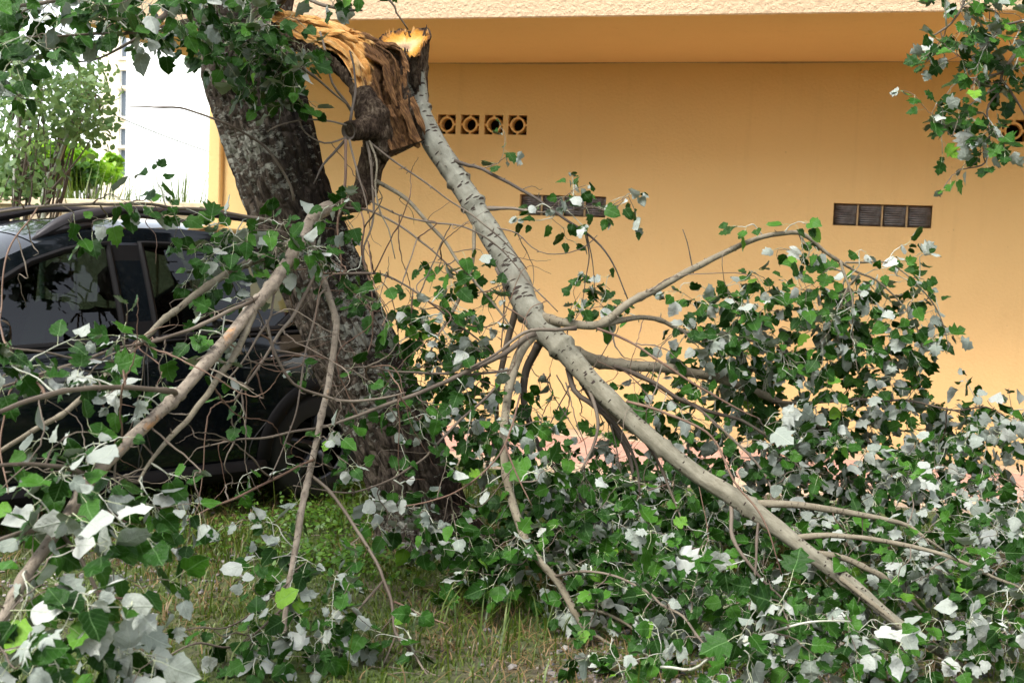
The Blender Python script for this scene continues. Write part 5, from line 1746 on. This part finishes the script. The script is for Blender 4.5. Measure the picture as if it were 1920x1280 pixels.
# leaves: (cx, cy, rx, ry, depth range, sprays, size, share of pale undersides)
S = 0.070
CLOUDS = [
    (780, 1000, 90, 50, 4.95, 5.3, 16, S, 0.8), (880, 1020, 80, 50, 5.0, 5.4, 12, S, 0.3), (720, 900, 60, 60, 5.0, 5.3, 8, S, 0.6),
    (1200, 930, 130, 50, 5.7, 6.5, 22, S, 0.3), (1360, 970, 130, 50, 5.6, 6.4, 20, S, 0.3), (1520, 920, 130, 50, 5.7, 6.6, 22, S, 0.35), (1680, 890, 130, 50, 5.8, 6.6, 20, S, 0.45),
    (1000, 930, 90, 50, 5.4, 5.9, 14, S, 0.25), (1560, 590, 150, 60, 5.8, 6.1, 14, S, 0.25), (1450, 640, 150, 60, 5.8, 6.2, 18, S, 0.25), (1250, 990, 120, 50, 5.2, 5.6, 14, S, 0.2), (1430, 1100, 120, 50, 4.9, 5.3, 14, S, 0.2), (1600, 780, 160, 40, 5.9, 6.5, 16, S, 0.35),
    (850, 630, 90, 60, 5.3, 5.7, 12, S * 0.9, 0.2), (800, 730, 90, 60, 5.3, 5.7, 14, S * 0.9, 0.25), (890, 830, 90, 60, 5.3, 5.7, 14, S * 0.9, 0.35),
    (1000, 790, 70, 60, 5.4, 5.8, 8, S * 0.9, 0.3), (1120, 860, 90, 50, 5.6, 6.2, 14, S * 0.9, 0.35), (1280, 730, 110, 50, 5.8, 6.3, 16, S * 0.9, 0.35),
    (1380, 800, 120, 50, 5.8, 6.4, 22, S * 0.9, 0.4), (1330, 870, 110, 50, 5.6, 6.3, 18, S * 0.9, 0.4), (1500, 820, 120, 50, 5.8, 6.4, 20, S * 0.9, 0.45),
    (940, 960, 90, 60, 5.1, 5.5, 12, S * 0.9, 0.3), (1100, 1010, 100, 60, 5.1, 5.6, 14, S * 0.9, 0.3), (1650, 720, 90, 40, 5.8, 6.2, 12, S * 0.9, 0.5),
    (1680, 520, 60, 30, 5.7, 5.9, 8, S, 0.5), (1600, 570, 140, 50, 5.6, 5.95, 26, S, 0.4), (1560, 650, 200, 60, 5.6, 6.2, 46, S, 0.45),
    (1400, 560, 110, 45, 5.6, 6.0, 20, S, 0.4), (1340, 620, 90, 45, 5.5, 5.9, 20, S, 0.35), (1700, 640, 80, 50, 5.7, 6.0, 14, S, 0.45),
    (1480, 720, 200, 45, 5.7, 6.3, 36, S, 0.5), (1700, 790, 180, 50, 5.7, 6.4, 30, S, 0.7), (1860, 800, 70, 80, 5.5, 6.2, 26, S, 0.75),
    (1800, 900, 120, 80, 5.2, 6.2, 46, S, 0.75), (1600, 870, 150, 60, 5.5, 6.4, 38, S, 0.65), (1450, 900, 120, 70, 5.4, 6.4, 34, S, 0.55),
    (1300, 950, 130, 70, 5.3, 6.2, 40, S, 0.5), (1150, 930, 130, 60, 5.2, 6.0, 34, S, 0.45), (1250, 820, 90, 60, 5.6, 6.3, 16, S, 0.45),
    (1060, 960, 110, 70, 5.0, 5.6, 26, S, 0.4), (1180, 1040, 140, 70, 4.9, 5.4, 32, S, 0.35), (1000, 1060, 140, 60, 4.95, 5.3, 28, S, 0.25),
    (1400, 1050, 140, 80, 4.9, 5.4, 30, S, 0.4), (1560, 980, 130, 60, 5.2, 5.8, 26, S, 0.6), (1700, 960, 140, 60, 5.1, 5.7, 30, S, 0.7),
    (1810, 1060, 120, 90, 4.75, 5.15, 44, S, 0.65), (1640, 1090, 120, 60, 4.95, 5.3, 24, S, 0.5), (1480, 1185, 130, 70, 4.5, 4.8, 24, S, 0.4),
    (1850, 1190, 80, 70, 4.4, 4.7, 26, S, 0.55), (1330, 1190, 140, 70, 4.4, 4.8, 22, S, 0.3), (1620, 1240, 160, 40, 4.2, 4.6, 24, S, 0.4),
    (1420, 1230, 140, 40, 4.1, 4.5, 16, S, 0.35), (1130, 1120, 110, 50, 4.8, 5.1, 14, S, 0.25), (1250, 1120, 90, 50, 4.7, 5.0, 12, S, 0.3),
    (1180, 1250, 90, 30, 4.3, 4.5, 8, S, 0.2), (1880, 980, 60, 80, 4.9, 5.6, 20, S, 0.75),
    (830, 600, 80, 60, 5.3, 5.6, 14, S, 0.2), (850, 690, 100, 60, 5.2, 5.6, 20, S, 0.25), (910, 760, 90, 60, 5.2, 5.6, 16, S, 0.35),
    (960, 850, 100, 60, 5.1, 5.6, 16, S, 0.4), (760, 790, 90, 50, 5.0, 5.3, 12, S, 0.35), (770, 930, 80, 70, 4.9, 5.2, 14, S, 0.75),
    (860, 500, 50, 40, 5.5, 5.7, 5, S, 0.15), (890, 560, 40, 40, 5.5, 5.7, 5, S, 0.15), (900, 1080, 110, 60, 4.9, 5.2, 12, S, 0.25),
    (1050, 400, 60, 40, 5.6, 5.75, 9, S * 0.9, 0.5), (1165, 370, 28, 22, 5.64, 5.7, 3, S * 0.9, 0.7), (915, 315, 30, 18, 5.74, 5.8, 2, S * 0.9, 0.6),
    (1110, 560, 60, 40, 5.6, 5.7, 6, S * 0.9, 0.5), (1160, 580, 50, 40, 5.55, 5.7, 5, S * 0.9, 0.6), (1440, 430, 25, 18, 5.7, 5.75, 2, S, 0.1),
    (1500, 480, 60, 25, 5.7, 5.8, 3, S * 0.9, 0.3),
    (460, 440, 90, 40, 4.9, 5.25, 14, S, 0.2), (420, 490, 80, 50, 4.7, 5.0, 12, S, 0.2), (540, 480, 60, 50, 4.9, 5.2, 8, S, 0.2),
    (330, 400, 60, 20, 4.75, 4.9, 4, S, 0.05), (180, 400, 110, 18, 4.4, 4.65, 5, S, 0.05), (640, 450, 50, 60, 5.2, 5.4, 8, S, 0.3),
    (690, 550, 40, 60, 5.2, 5.4, 5, S, 0.15), (410, 590, 50, 50, 4.35, 4.6, 6, S, 0.4), (420, 680, 60, 60, 4.1, 4.4, 6, S, 0.4),
    (240, 690, 90, 50, 3.8, 4.2, 7, S, 0.4), (70, 640, 80, 60, 3.5, 3.9, 7, S, 0.4), (120, 730, 110, 50, 3.4, 3.8, 9, S, 0.45),
    (320, 780, 70, 60, 3.6, 4.0, 6, S, 0.6), (150, 830, 120, 50, 3.2, 3.7, 11, S, 0.5), (280, 880, 80, 50, 3.6, 3.9, 8, S, 0.6),
    (330, 960, 70, 40, 3.7, 4.1, 8, S, 0.7), (90, 930, 100, 50, 3.0, 3.4, 11, S, 0.5), (180, 1000, 90, 50, 3.1, 3.5, 9, S, 0.55),
    (240, 1060, 60, 40, 3.3, 3.6, 5, S, 0.5), (60, 1060, 80, 50, 2.9, 3.2, 6, S, 0.4), (130, 1190, 110, 50, 2.9, 3.3, 12, S, 0.6),
    (60, 1250, 90, 40, 2.7, 3.1, 10, S, 0.6), (230, 1250, 70, 40, 3.0, 3.4, 8, S, 0.5), (300, 1160, 40, 40, 3.4, 3.8, 2, S, 0.3),
    (610, 720, 60, 50, 4.9, 5.1, 5, S, 0.25), (600, 870, 60, 60, 4.75, 4.95, 8, S, 0.25), (560, 1000, 50, 60, 4.5, 4.75, 6, S, 0.45),
    (510, 1090, 50, 60, 4.4, 4.6, 7, S, 0.35), (480, 1190, 80, 60, 4.15, 4.4, 11, S, 0.5), (600, 1180, 70, 60, 4.2, 4.5, 9, S, 0.5),
    (560, 1250, 100, 30, 4.05, 4.3, 10, S, 0.5), (690, 1210, 70, 60, 4.3, 4.5, 9, S, 0.6), (690, 1050, 50, 50, 4.6, 4.75, 4, S, 0.35),
    (790, 1190, 40, 50, 4.3, 4.5, 3, S, 0.5), (460, 960, 50, 40, 4.5, 4.7, 2, S, 0.4), (480, 830, 60, 50, 4.6, 4.8, 3, S, 0.3),
]
for c in CLOUDS:
    c = list(c)
    c[8] *= 0.75 if c[0] > 1600 else (0.55 if c[0] > 450 else 0.75)
    if c[0] < 640 and c[1] > 550:
        c[6] = max(1, round(c[6] * (0.66 if c[0] < 420 and c[1] > 820 else (0.85 if c[0] > 430 and c[1] > 980 else 0.5))))
        if c[5] < 3.7:
            c[7] = 0.086
    elif 640 <= c[0] < 960 and c[1] > 760:
        c[6] = max(1, round(c[6] * 0.6))
    elif c[0] >= 960 and c[1] > 800:
        c[8] *= 0.8
    BL.cloud(*c, kind='lobed' if NR.random() < 0.12 else 'round')
for c in [(1445, 1170, 60, 40, 3.9, 4.0, 6, 0.09, 0.4), (1340, 1050, 40, 30, 4.3, 4.5, 2, 0.09, 0.1), (1220, 1010, 40, 25, 4.6, 4.7, 2, 0.09, 0.1), (1000, 870, 40, 30, 4.9, 5.0, 2, 0.095, 0.9), (1480, 780, 40, 40, 5.2, 5.4, 3, 0.095, 0.9)]:
    BL.cloud(*c, kind='lobed')
BL.finish(300)

# ------------------------------------------------------------------ poplar hanging in from the right
tb = at(2230, 640, 5.6)
rp = empty('poplar_tree', (float(tb[0]), float(tb[1]), 0))
tag(rp, 'poplar bough with lobed leaves hanging in at the upper right corner', 'tree')
RP = Tree(rp)
D5 = 5.0
trr = smooth_path(np.array([[tb[0], tb[1], -0.1, 0.17], [tb[0] + .05, tb[1], 1.5, 0.14], [tb[0] - .05, tb[1] - .1, 3.0, 0.12], [tb[0], tb[1] - .1, 4.6, 0.09]]), step=0.05)
V, F, UV = sweep(trr[:, :3], trr[:, 3], 30, True, small_disp)
keep(add('trunk', mesh('trunk', V, F, 'trunk_bark', UV)), rp)
RP.pool += [(p[:3], p[3]) for p in trr[40:]]
for q in [
    [(2225, -80, 5.5, 60), (2120, -60, 5.3, 40), (2000, -10, 5.15, 26), (1950, 45, 5.1, 14), (1920, 87, 5.05, 10), (1900, 112, 5.0, 8), (1886, 132, 5.0, 7), (1877, 149, 5.0, 6), (1889, 169, 5.0, 5), (1920, 217, 5.0, 4), (1935, 260, 5.0, 3)],
    [(1882, 136, 5.0, 5), (1844, 146, 4.98, 4), (1827, 155, 4.97, 4), (1800, 170, 4.96, 3)],
    [(1876, 160, 5.0, 5), (1847, 177, 4.98, 4), (1816, 200, 4.96, 4), (1799, 219, 4.95, 3), (1785, 257, 4.94, 2)],
    [(1880, 165, 5.0, 5), (1855, 197, 5.0, 4), (1854, 219, 5.0, 4), (1858, 247, 5.0, 4), (1856, 281, 5.0, 4), (1848, 304, 5.0, 3), (1830, 312, 5.0, 3), (1796, 318, 5.0, 2)],
    [(2000, -20, 5.1, 14), (1900, -30, 5.0, 10), (1820, -15, 4.95, 7), (1802, 17, 4.93, 5), (1782, 45, 4.92, 4), (1751, 67, 4.9, 3)],
    [(1960, 30, 5.1, 10), (1915, 40, 5.0, 6), (1880, 55, 4.95, 4), (1850, 85, 4.9, 3), (1820, 110, 4.9, 3)],
]:
    RP.branch('branch', q, 'twig_brown', 8, 0.03, 0.08)
for c in [(1800, 20, 50, 30, 4.85, 5.0, 6), (1765, 70, 30, 25, 4.85, 4.95, 4), (1860, 40, 50, 40, 4.85, 5.05, 8), (1850, 100, 55, 30, 4.85, 5.05, 8), (1810, 145, 40, 25, 4.9, 5.0, 4), (1860, 175, 30, 25, 4.9, 5.05, 4), (1775, 220, 30, 25, 4.88, 4.98, 5), (1840, 230, 40, 35, 4.9, 5.05, 6), (1835, 285, 25, 25, 4.95, 5.0, 3), (1810, 318, 30, 10, 4.95, 5.0, 2), (1900, 110, 30, 60, 4.9, 5.1, 6), (2000, -60, 150, 60, 4.8, 5.3, 16)]:
    RP.cloud(*c[:6], round(c[6] * 1.1), 0.064, 0.08, 'lobed', gap=0.045)
RP.finish(300)

# ------------------------------------------------------------------ grass, weeds, gravel, litter
def gnoise(x, y, s_, o=0.0):
    return noise.noise(Vector((x * s_, y * s_, o)))


def gravelly(x, y):
    g = 0.35 * gnoise(x, y, 1.2, 3.3)
    g += 1.0 if x > -1.05 and y < 5.6 else 0.0
    g += 0.9 * math.exp(-((x + 3.35) ** 2 / 0.45 + (y - 4.35) ** 2 / 0.7))
    g += 0.5 if x > -0.2 else 0
    return g


def blades(name, n, region, hmin, hmax, mat, accept, lean=0.5, width=0.0032):
    Vs, Fs, T = [], [], []
    x0, x1, y0, y1 = region
    c = 0
    while c < n:
        x_, y_ = NR.uniform(x0, x1), NR.uniform(y0, y1)
        if NR.random() > accept(x_, y_):
            continue
        c += 1
        a_ = NR.uniform(0, 6.283)
        h = NR.uniform(hmin, hmax) * (0.7 + 0.6 * (0.5 + gnoise(x_, y_, 2.0, 7)))
        dx, dy = math.cos(a_), math.sin(a_)
        px_, py_ = -dy, dx
        z_ = gz(x_, y_) - 0.004
        l_ = lean * NR.uniform(0.2, 1.3)
        w_ = width * NR.uniform(0.7, 1.5)
        b0 = len(Vs)
        for t, ww in ((0, 1.0), (0.45, 0.8), (0.8, 0.5)):
            ox, oz = h * l_ * t * t, h * (t - 0.25 * l_ * t * t)
            Vs.append((x_ + dx * ox + px_ * w_ * ww, y_ + dy * ox + py_ * w_ * ww, z_ + oz))
            Vs.append((x_ + dx * ox - px_ * w_ * ww, y_ + dy * ox - py_ * w_ * ww, z_ + oz))
        Vs.append((x_ + dx * h * l_, y_ + dy * h * l_, z_ + h * (1 - 0.3 * l_)))
        Fs += [(b0, b0 + 1, b0 + 3, b0 + 2), (b0 + 2, b0 + 3, b0 + 5, b0 + 4), (b0 + 4, b0 + 5, b0 + 6)]
        T += [float(NR.random())] * 7
    return mesh(name, Vs, Fs, mat, None, True, None, T)


ga = lambda x, y: max(0.3, min(1.0, 0.85 + 1.6 * gnoise(x, y, 1.4, 1.0) - 0.8 * max(0, gravelly(x, y)))) * (0.25 if 0 < (y - 7.6) else 1)
g1 = add('grass', blades('grass', 66000, (-5.2, 0.9, 2.9, 7.9), 0.012, 0.05, 'grass_blade', ga, 0.8, 0.0036))
tag(g1, 'short green grass growing around the foot of the leaning tree', 'grass', kind='stuff')
tall = lambda x, y: 0.9 if (-1.75 < x < -1.0 and 4.2 < y < 4.9) or ((x + 2.9) ** 2 + (y - 5.0) ** 2 < 0.2) or (x + 2.2) ** 2 + (y - 6.6) ** 2 < 0.6 else 0.04
g2 = add('tall_grass', blades('tall_grass', 900, (-4, 0.5, 3.4, 7.6), 0.12, 0.28, 'grass_blade', tall, 0.8, 0.0035))
tag(g2, 'tufts of taller seeding grass at the edge of the gravel', 'grass', kind='stuff')
da = lambda x, y: max(0.02, min(1, 0.35 + 1.5 * gnoise(x, y, 1.7, 5.0)))
g3 = add('dry_grass', blades('dry_grass', 9000, (-4.6, 0.9, 3.0, 7.2), 0.03, 0.09, 'dry_grass', da, 1.6, 0.0026))
tag(g3, 'dry straw-coloured grass stalks lying on the soil', 'grass', kind='stuff')

ph = (1 + 5 ** 0.5) / 2
ico = np.array([(-1, ph, 0), (1, ph, 0), (-1, -ph, 0), (1, -ph, 0), (0, -1, ph), (0, 1, ph), (0, -1, -ph), (0, 1, -ph), (ph, 0, -1), (ph, 0, 1), (-ph, 0, -1), (-ph, 0, 1)]) / 1.9
icf = [(0, 11, 5), (0, 5, 1), (0, 1, 7), (0, 7, 10), (0, 10, 11), (1, 5, 9), (5, 11, 4), (11, 10, 2), (10, 7, 6), (7, 1, 8), (3, 9, 4), (3, 4, 2), (3, 2, 6), (3, 6, 8), (3, 8, 9), (4, 9, 5), (2, 4, 11), (6, 2, 10), (8, 6, 7), (9, 8, 1)]
Vs, Fs, T = [], [], []
cnt = 0
while cnt < 7000:
    x_, y_ = NR.uniform(-4.6, 2.0), NR.uniform(3.0, 7.4)
    if NR.random() > min(1, max(0.004, gravelly(x_, y_) - 0.1)):
        continue
    cnt += 1
    s_ = NR.uniform(0.005, 0.014) * (1.5 if NR.random() < 0.08 else 1)
    q = ico * (1 + NR.normal(size=(12, 1)) * 0.16) * s_ * np.array([NR.uniform(.8, 1.4), NR.uniform(.7, 1.2), NR.uniform(.5, .8)])
    a_ = NR.uniform(0, 6.28)
    q = q @ np.array([[math.cos(a_), math.sin(a_), 0], [-math.sin(a_), math.cos(a_), 0], [0, 0, 1]])
    b0 = len(Vs)
    Vs += [tuple(v) for v in q + [x_, y_, gz(x_, y_) + s_ * 0.3]]
    Fs += [tuple(i + b0 for i in f) for f in icf]
    T += [float(NR.random())] * 12
tag(add('gravel', mesh('gravel', Vs, Fs, 'pebble', None, False, None, T)), 'grey gravel stones scattered over the bare soil', 'gravel', kind='stuff')


def round_leaves(name, pts, size, mat, upish=1.0):
    Vs, Fs, T = [], [], []
    for p in pts:
        n_ = unit(np.array([0, 0, upish]) + rnd3() * 0.5)
        a_ = unit(np.cross(n_, rnd3()))
        b_ = np.cross(n_, a_)
        s_ = size * NR.uniform(0.6, 1.3)
        b0 = len(Vs)
        Vs += [tuple(p + (a_ * math.cos(t) * s_ * 0.6 + b_ * math.sin(t) * s_) + n_ * s_ * 0.15 * abs(math.cos(t))) for t in np.linspace(0, 2 * math.pi, 6, endpoint=False)]
        Fs += [(b0, b0 + 1, b0 + 2, b0 + 3), (b0, b0 + 3, b0 + 4, b0 + 5)]
        T += [float(NR.random())] * 6
    return mesh(name, Vs, Fs, mat, None, False, None, T)


pts = []
for cx_, cy_, sp, n_ in ((-2.75, 6.0, 0.45, 900), (-2.3, 5.2, 0.35, 600), (-1.3, 7.2, 0.5, 500), (-2.9, 7.0, 0.5, 500), (-1.9, 7.5, 0.4, 300), (-3.2, 5.2, 0.4, 300)):
    for _ in range(n_):
        x_, y_ = NR.normal(cx_, sp * 0.6), NR.normal(cy_, sp * 0.5)
        if y_ < 7.9:
            pts.append(np.array([x_, y_, gz(x_, y_) + abs(NR.normal(0, 0.055)) + 0.015]))
tag(add('low_weeds', round_leaves('low_weeds', pts, 0.016, 'weed_leaf')), 'low green weeds spreading behind the trunk', 'weeds', kind='stuff')
# bark chips and snapped twig ends
mbd = MB()
for _ in range(420):
    x_, y_ = NR.uniform(-3.4, 1.2), NR.uniform(3.6, 7.2)
    p = np.array([x_, y_, gz(x_, y_) + 0.008])
    d_ = unit(rnd3() * [1, 1, 0.15])
    ln = NR.uniform(0.015, 0.14)
    r_ = NR.uniform(0.0012, 0.004)
    mbd.tube([p - d_ * ln / 2, p + rnd3() * 0.006 + [0, 0, 0.004], p + d_ * ln / 2], [r_, r_, r_ * 0.6], 5, 0 if NR.random() < 0.6 else 1)
tag(add('twig_litter', mbd.me('twig_litter', ['twig_brown', 'twig_dark'])), 'snapped twig ends and bark chips strewn on the grass', 'litter', kind='stuff')
# poplar leaves shed on the ground under the fallen crown
sl = []
for _ in range(450):
    p = at(NR.uniform(650, 1950), 1000, 5)
    x_, y_ = NR.uniform(-2.4, 1.6), NR.uniform(4.1, 7.4)
    if x_ < -1.0 and y_ < 4.8:
        continue
    p = np.array([x_, y_, gz(x_, y_) + 0.012 + 0.02 * NR.random()])
    n_ = unit(np.array([0, 0, 1.0]) * (1 if NR.random() < 0.6 else -1) + rnd3() * 0.3)
    d_ = unit(np.cross(n_, rnd3()))
    sl.append(('round', int(NR.integers(len(TEMPL['round']))), np.array([np.cross(d_, n_), d_, n_]), p, 0.068 * NR.uniform(0.7, 1.1), float(NR.random()) * 0.6))
tag(add('shed_leaves', leaf_stuff('shed_leaves', sl)), 'shed poplar leaves lying under the fallen crown', 'leaves', kind='stuff')

# ------------------------------------------------------------------ vegetation beyond the fence
def far_tree(label, trunk_pts, blobs, n_, size, group=None):
    b_ = at(*trunk_pts[0][:3])
    r_ = empty('poplar_sapling', (float(b_[0]), float(b_[1]), 0))
    tag(r_, label, 'tree', group)
    base_pts = trace(trunk_pts)
    g0 = base_pts[0].copy()
    g0[2] = -0.05
    tr_ = smooth_path(np.vstack([g0, base_pts]), step=0.08)
    V_, F_2, UV_ = sweep(tr_[:, :3], tr_[:, 3], 10)
    keep(add('trunk', mesh('trunk', V_, F_2, 'shoot_pale', UV_)), r_)
    mbt = MB()
    tot = sum(b[2] * b[3] for b in blobs)
    P_, tp2 = [], tr_[len(tr_) // 3:]
    for cx_, cy_, rx_, ry_, d_ in blobs:
        k_ = int(n_ * rx_ * ry_ / tot)
        a_ = tp2[int(NR.integers(len(tp2)))]
        for _ in range(5):
            c_ = at(NR.normal(cx_, rx_ * 0.5), NR.normal(cy_, ry_ * 0.5), d_)
            mbt.tube(smooth_path(np.array([a_[:3], (a_[:3] + c_) / 2 + rnd3() * 0.08, c_]), n=4), np.linspace(0.012, 0.003, 9), 4)
        for _ in range(max(1, k_ // 9)):
            rr, tt = math.sqrt(NR.random()), NR.uniform(0, 6.283)
            c_ = at(cx_ + rx_ * rr * math.cos(tt), cy_ + ry_ * rr * math.sin(tt), d_ + NR.normal(0, 0.35))
            for _ in range(9):
                P_.append(c_ + rnd3() * 0.085)
    tag(keep(add('twigs', mbt.me('twigs', 'twig_brown')), r_), kind='stuff')
    tag(keep(add('crown', round_leaves('crown', P_, size, 'sapling_leaf', 0.3)), r_), kind='stuff')


far_tree('slender pale poplar sapling leaning right in front of the white building', [(82, 372, 9.6, 12), (100, 325, 9.6, 11), (120, 270, 9.6, 9), (140, 220, 9.6, 7), (160, 170, 9.6, 4)],
         [(150, 190, 50, 60, 9.6), (170, 240, 30, 30, 9.5), (130, 220, 45, 40, 9.7), (160, 150, 35, 40, 9.6), (110, 250, 30, 25, 9.6)], 1000, 0.034)
far_tree('bushy pale poplar sapling at the left edge of the view', [(28, 375, 9.0, 10), (30, 300, 9.0, 9), (35, 220, 9.0, 7), (45, 150, 9.0, 4)],
         [(35, 150, 50, 60, 9.0), (20, 230, 50, 60, 9.0), (50, 250, 45, 40, 9.1), (20, 320, 50, 45, 8.9), (75, 160, 30, 40, 9.1), (60, 330, 40, 30, 9.0), (5, 90, 40, 40, 9.0)], 1200, 0.034)


def shrub(label, cx_, cy_, rx_, ry_, d_, n_, mat):
    c_ = at(cx_, cy_, d_)
    r_ = empty('shrub', (float(c_[0]), float(c_[1]), 0))
    tag(r_, label, 'shrub', 'shrubs beyond the fence')
    W_, H_ = rx_ * d_ / FOC, ry_ * d_ / FOC
    P_ = []
    mbt = MB()
    lumps = [(NR.normal(0, 0.45), NR.normal(0, 0.4), NR.uniform(-0.5, 0.7), NR.uniform(0.3, 0.55)) for _ in range(12)]
    for a_, b2, c2, s_ in lumps:
        o_ = c_ + RH * a_ * W_ + FH * b2 * W_ + np.array([0, 0, 1]) * c2 * H_
        mbt.tube([np.array([c_[0], c_[1], -0.05]), (np.array([c_[0], c_[1], 0.0]) + o_) / 2 + rnd3() * 0.1, o_], [0.05, 0.03, 0.01], 5)
        for _ in range(n_ // 12):
            q = unit(rnd3()) * NR.random() ** 0.4
            P_.append(o_ + RH * q[0] * W_ * s_ + FH * q[1] * W_ * s_ + np.array([0, 0, 1]) * q[2] * H_ * s_)
    P_ = [p if p[2] > 0.02 else p * [1, 1, -1] for p in P_]
    keep(add('stems', mbt.me('stems', 'twig_brown')), r_)
    tag(keep(add('foliage', round_leaves('foliage', P_, 0.075, mat, 0.5)), r_), kind='stuff')


shrub('bright green round shrub left of the concrete post', 100, 310, 70, 45, 24, 2600, 'shrub_leaf')
shrub('bright green shrub just behind the concrete post', 168, 315, 45, 36, 26, 1800, 'shrub_leaf')
shrub('dark green shrub low at the left edge beyond the fence', 40, 345, 90, 40, 20, 2400, 'shrub_dark')
shrub('dark shrub between the two bright green shrubs', 135, 335, 50, 30, 22, 1500, 'shrub_dark')
wv_ = lambda x, y: 1.0
c0, c1 = at(40, 400, 13.5), at(195, 400, 13.5)
gzs = gz
t1 = add('tall_weeds', blades('tall_weeds', 2600, (float(c0[0]) - 0.5, float(c1[0]), 12.2, 15.5), 1.3, 2.2, 'grass_blade', wv_, 0.35, 0.014))
tag(t1, 'tall pale weeds growing behind the fence coping', 'weeds', kind='stuff')
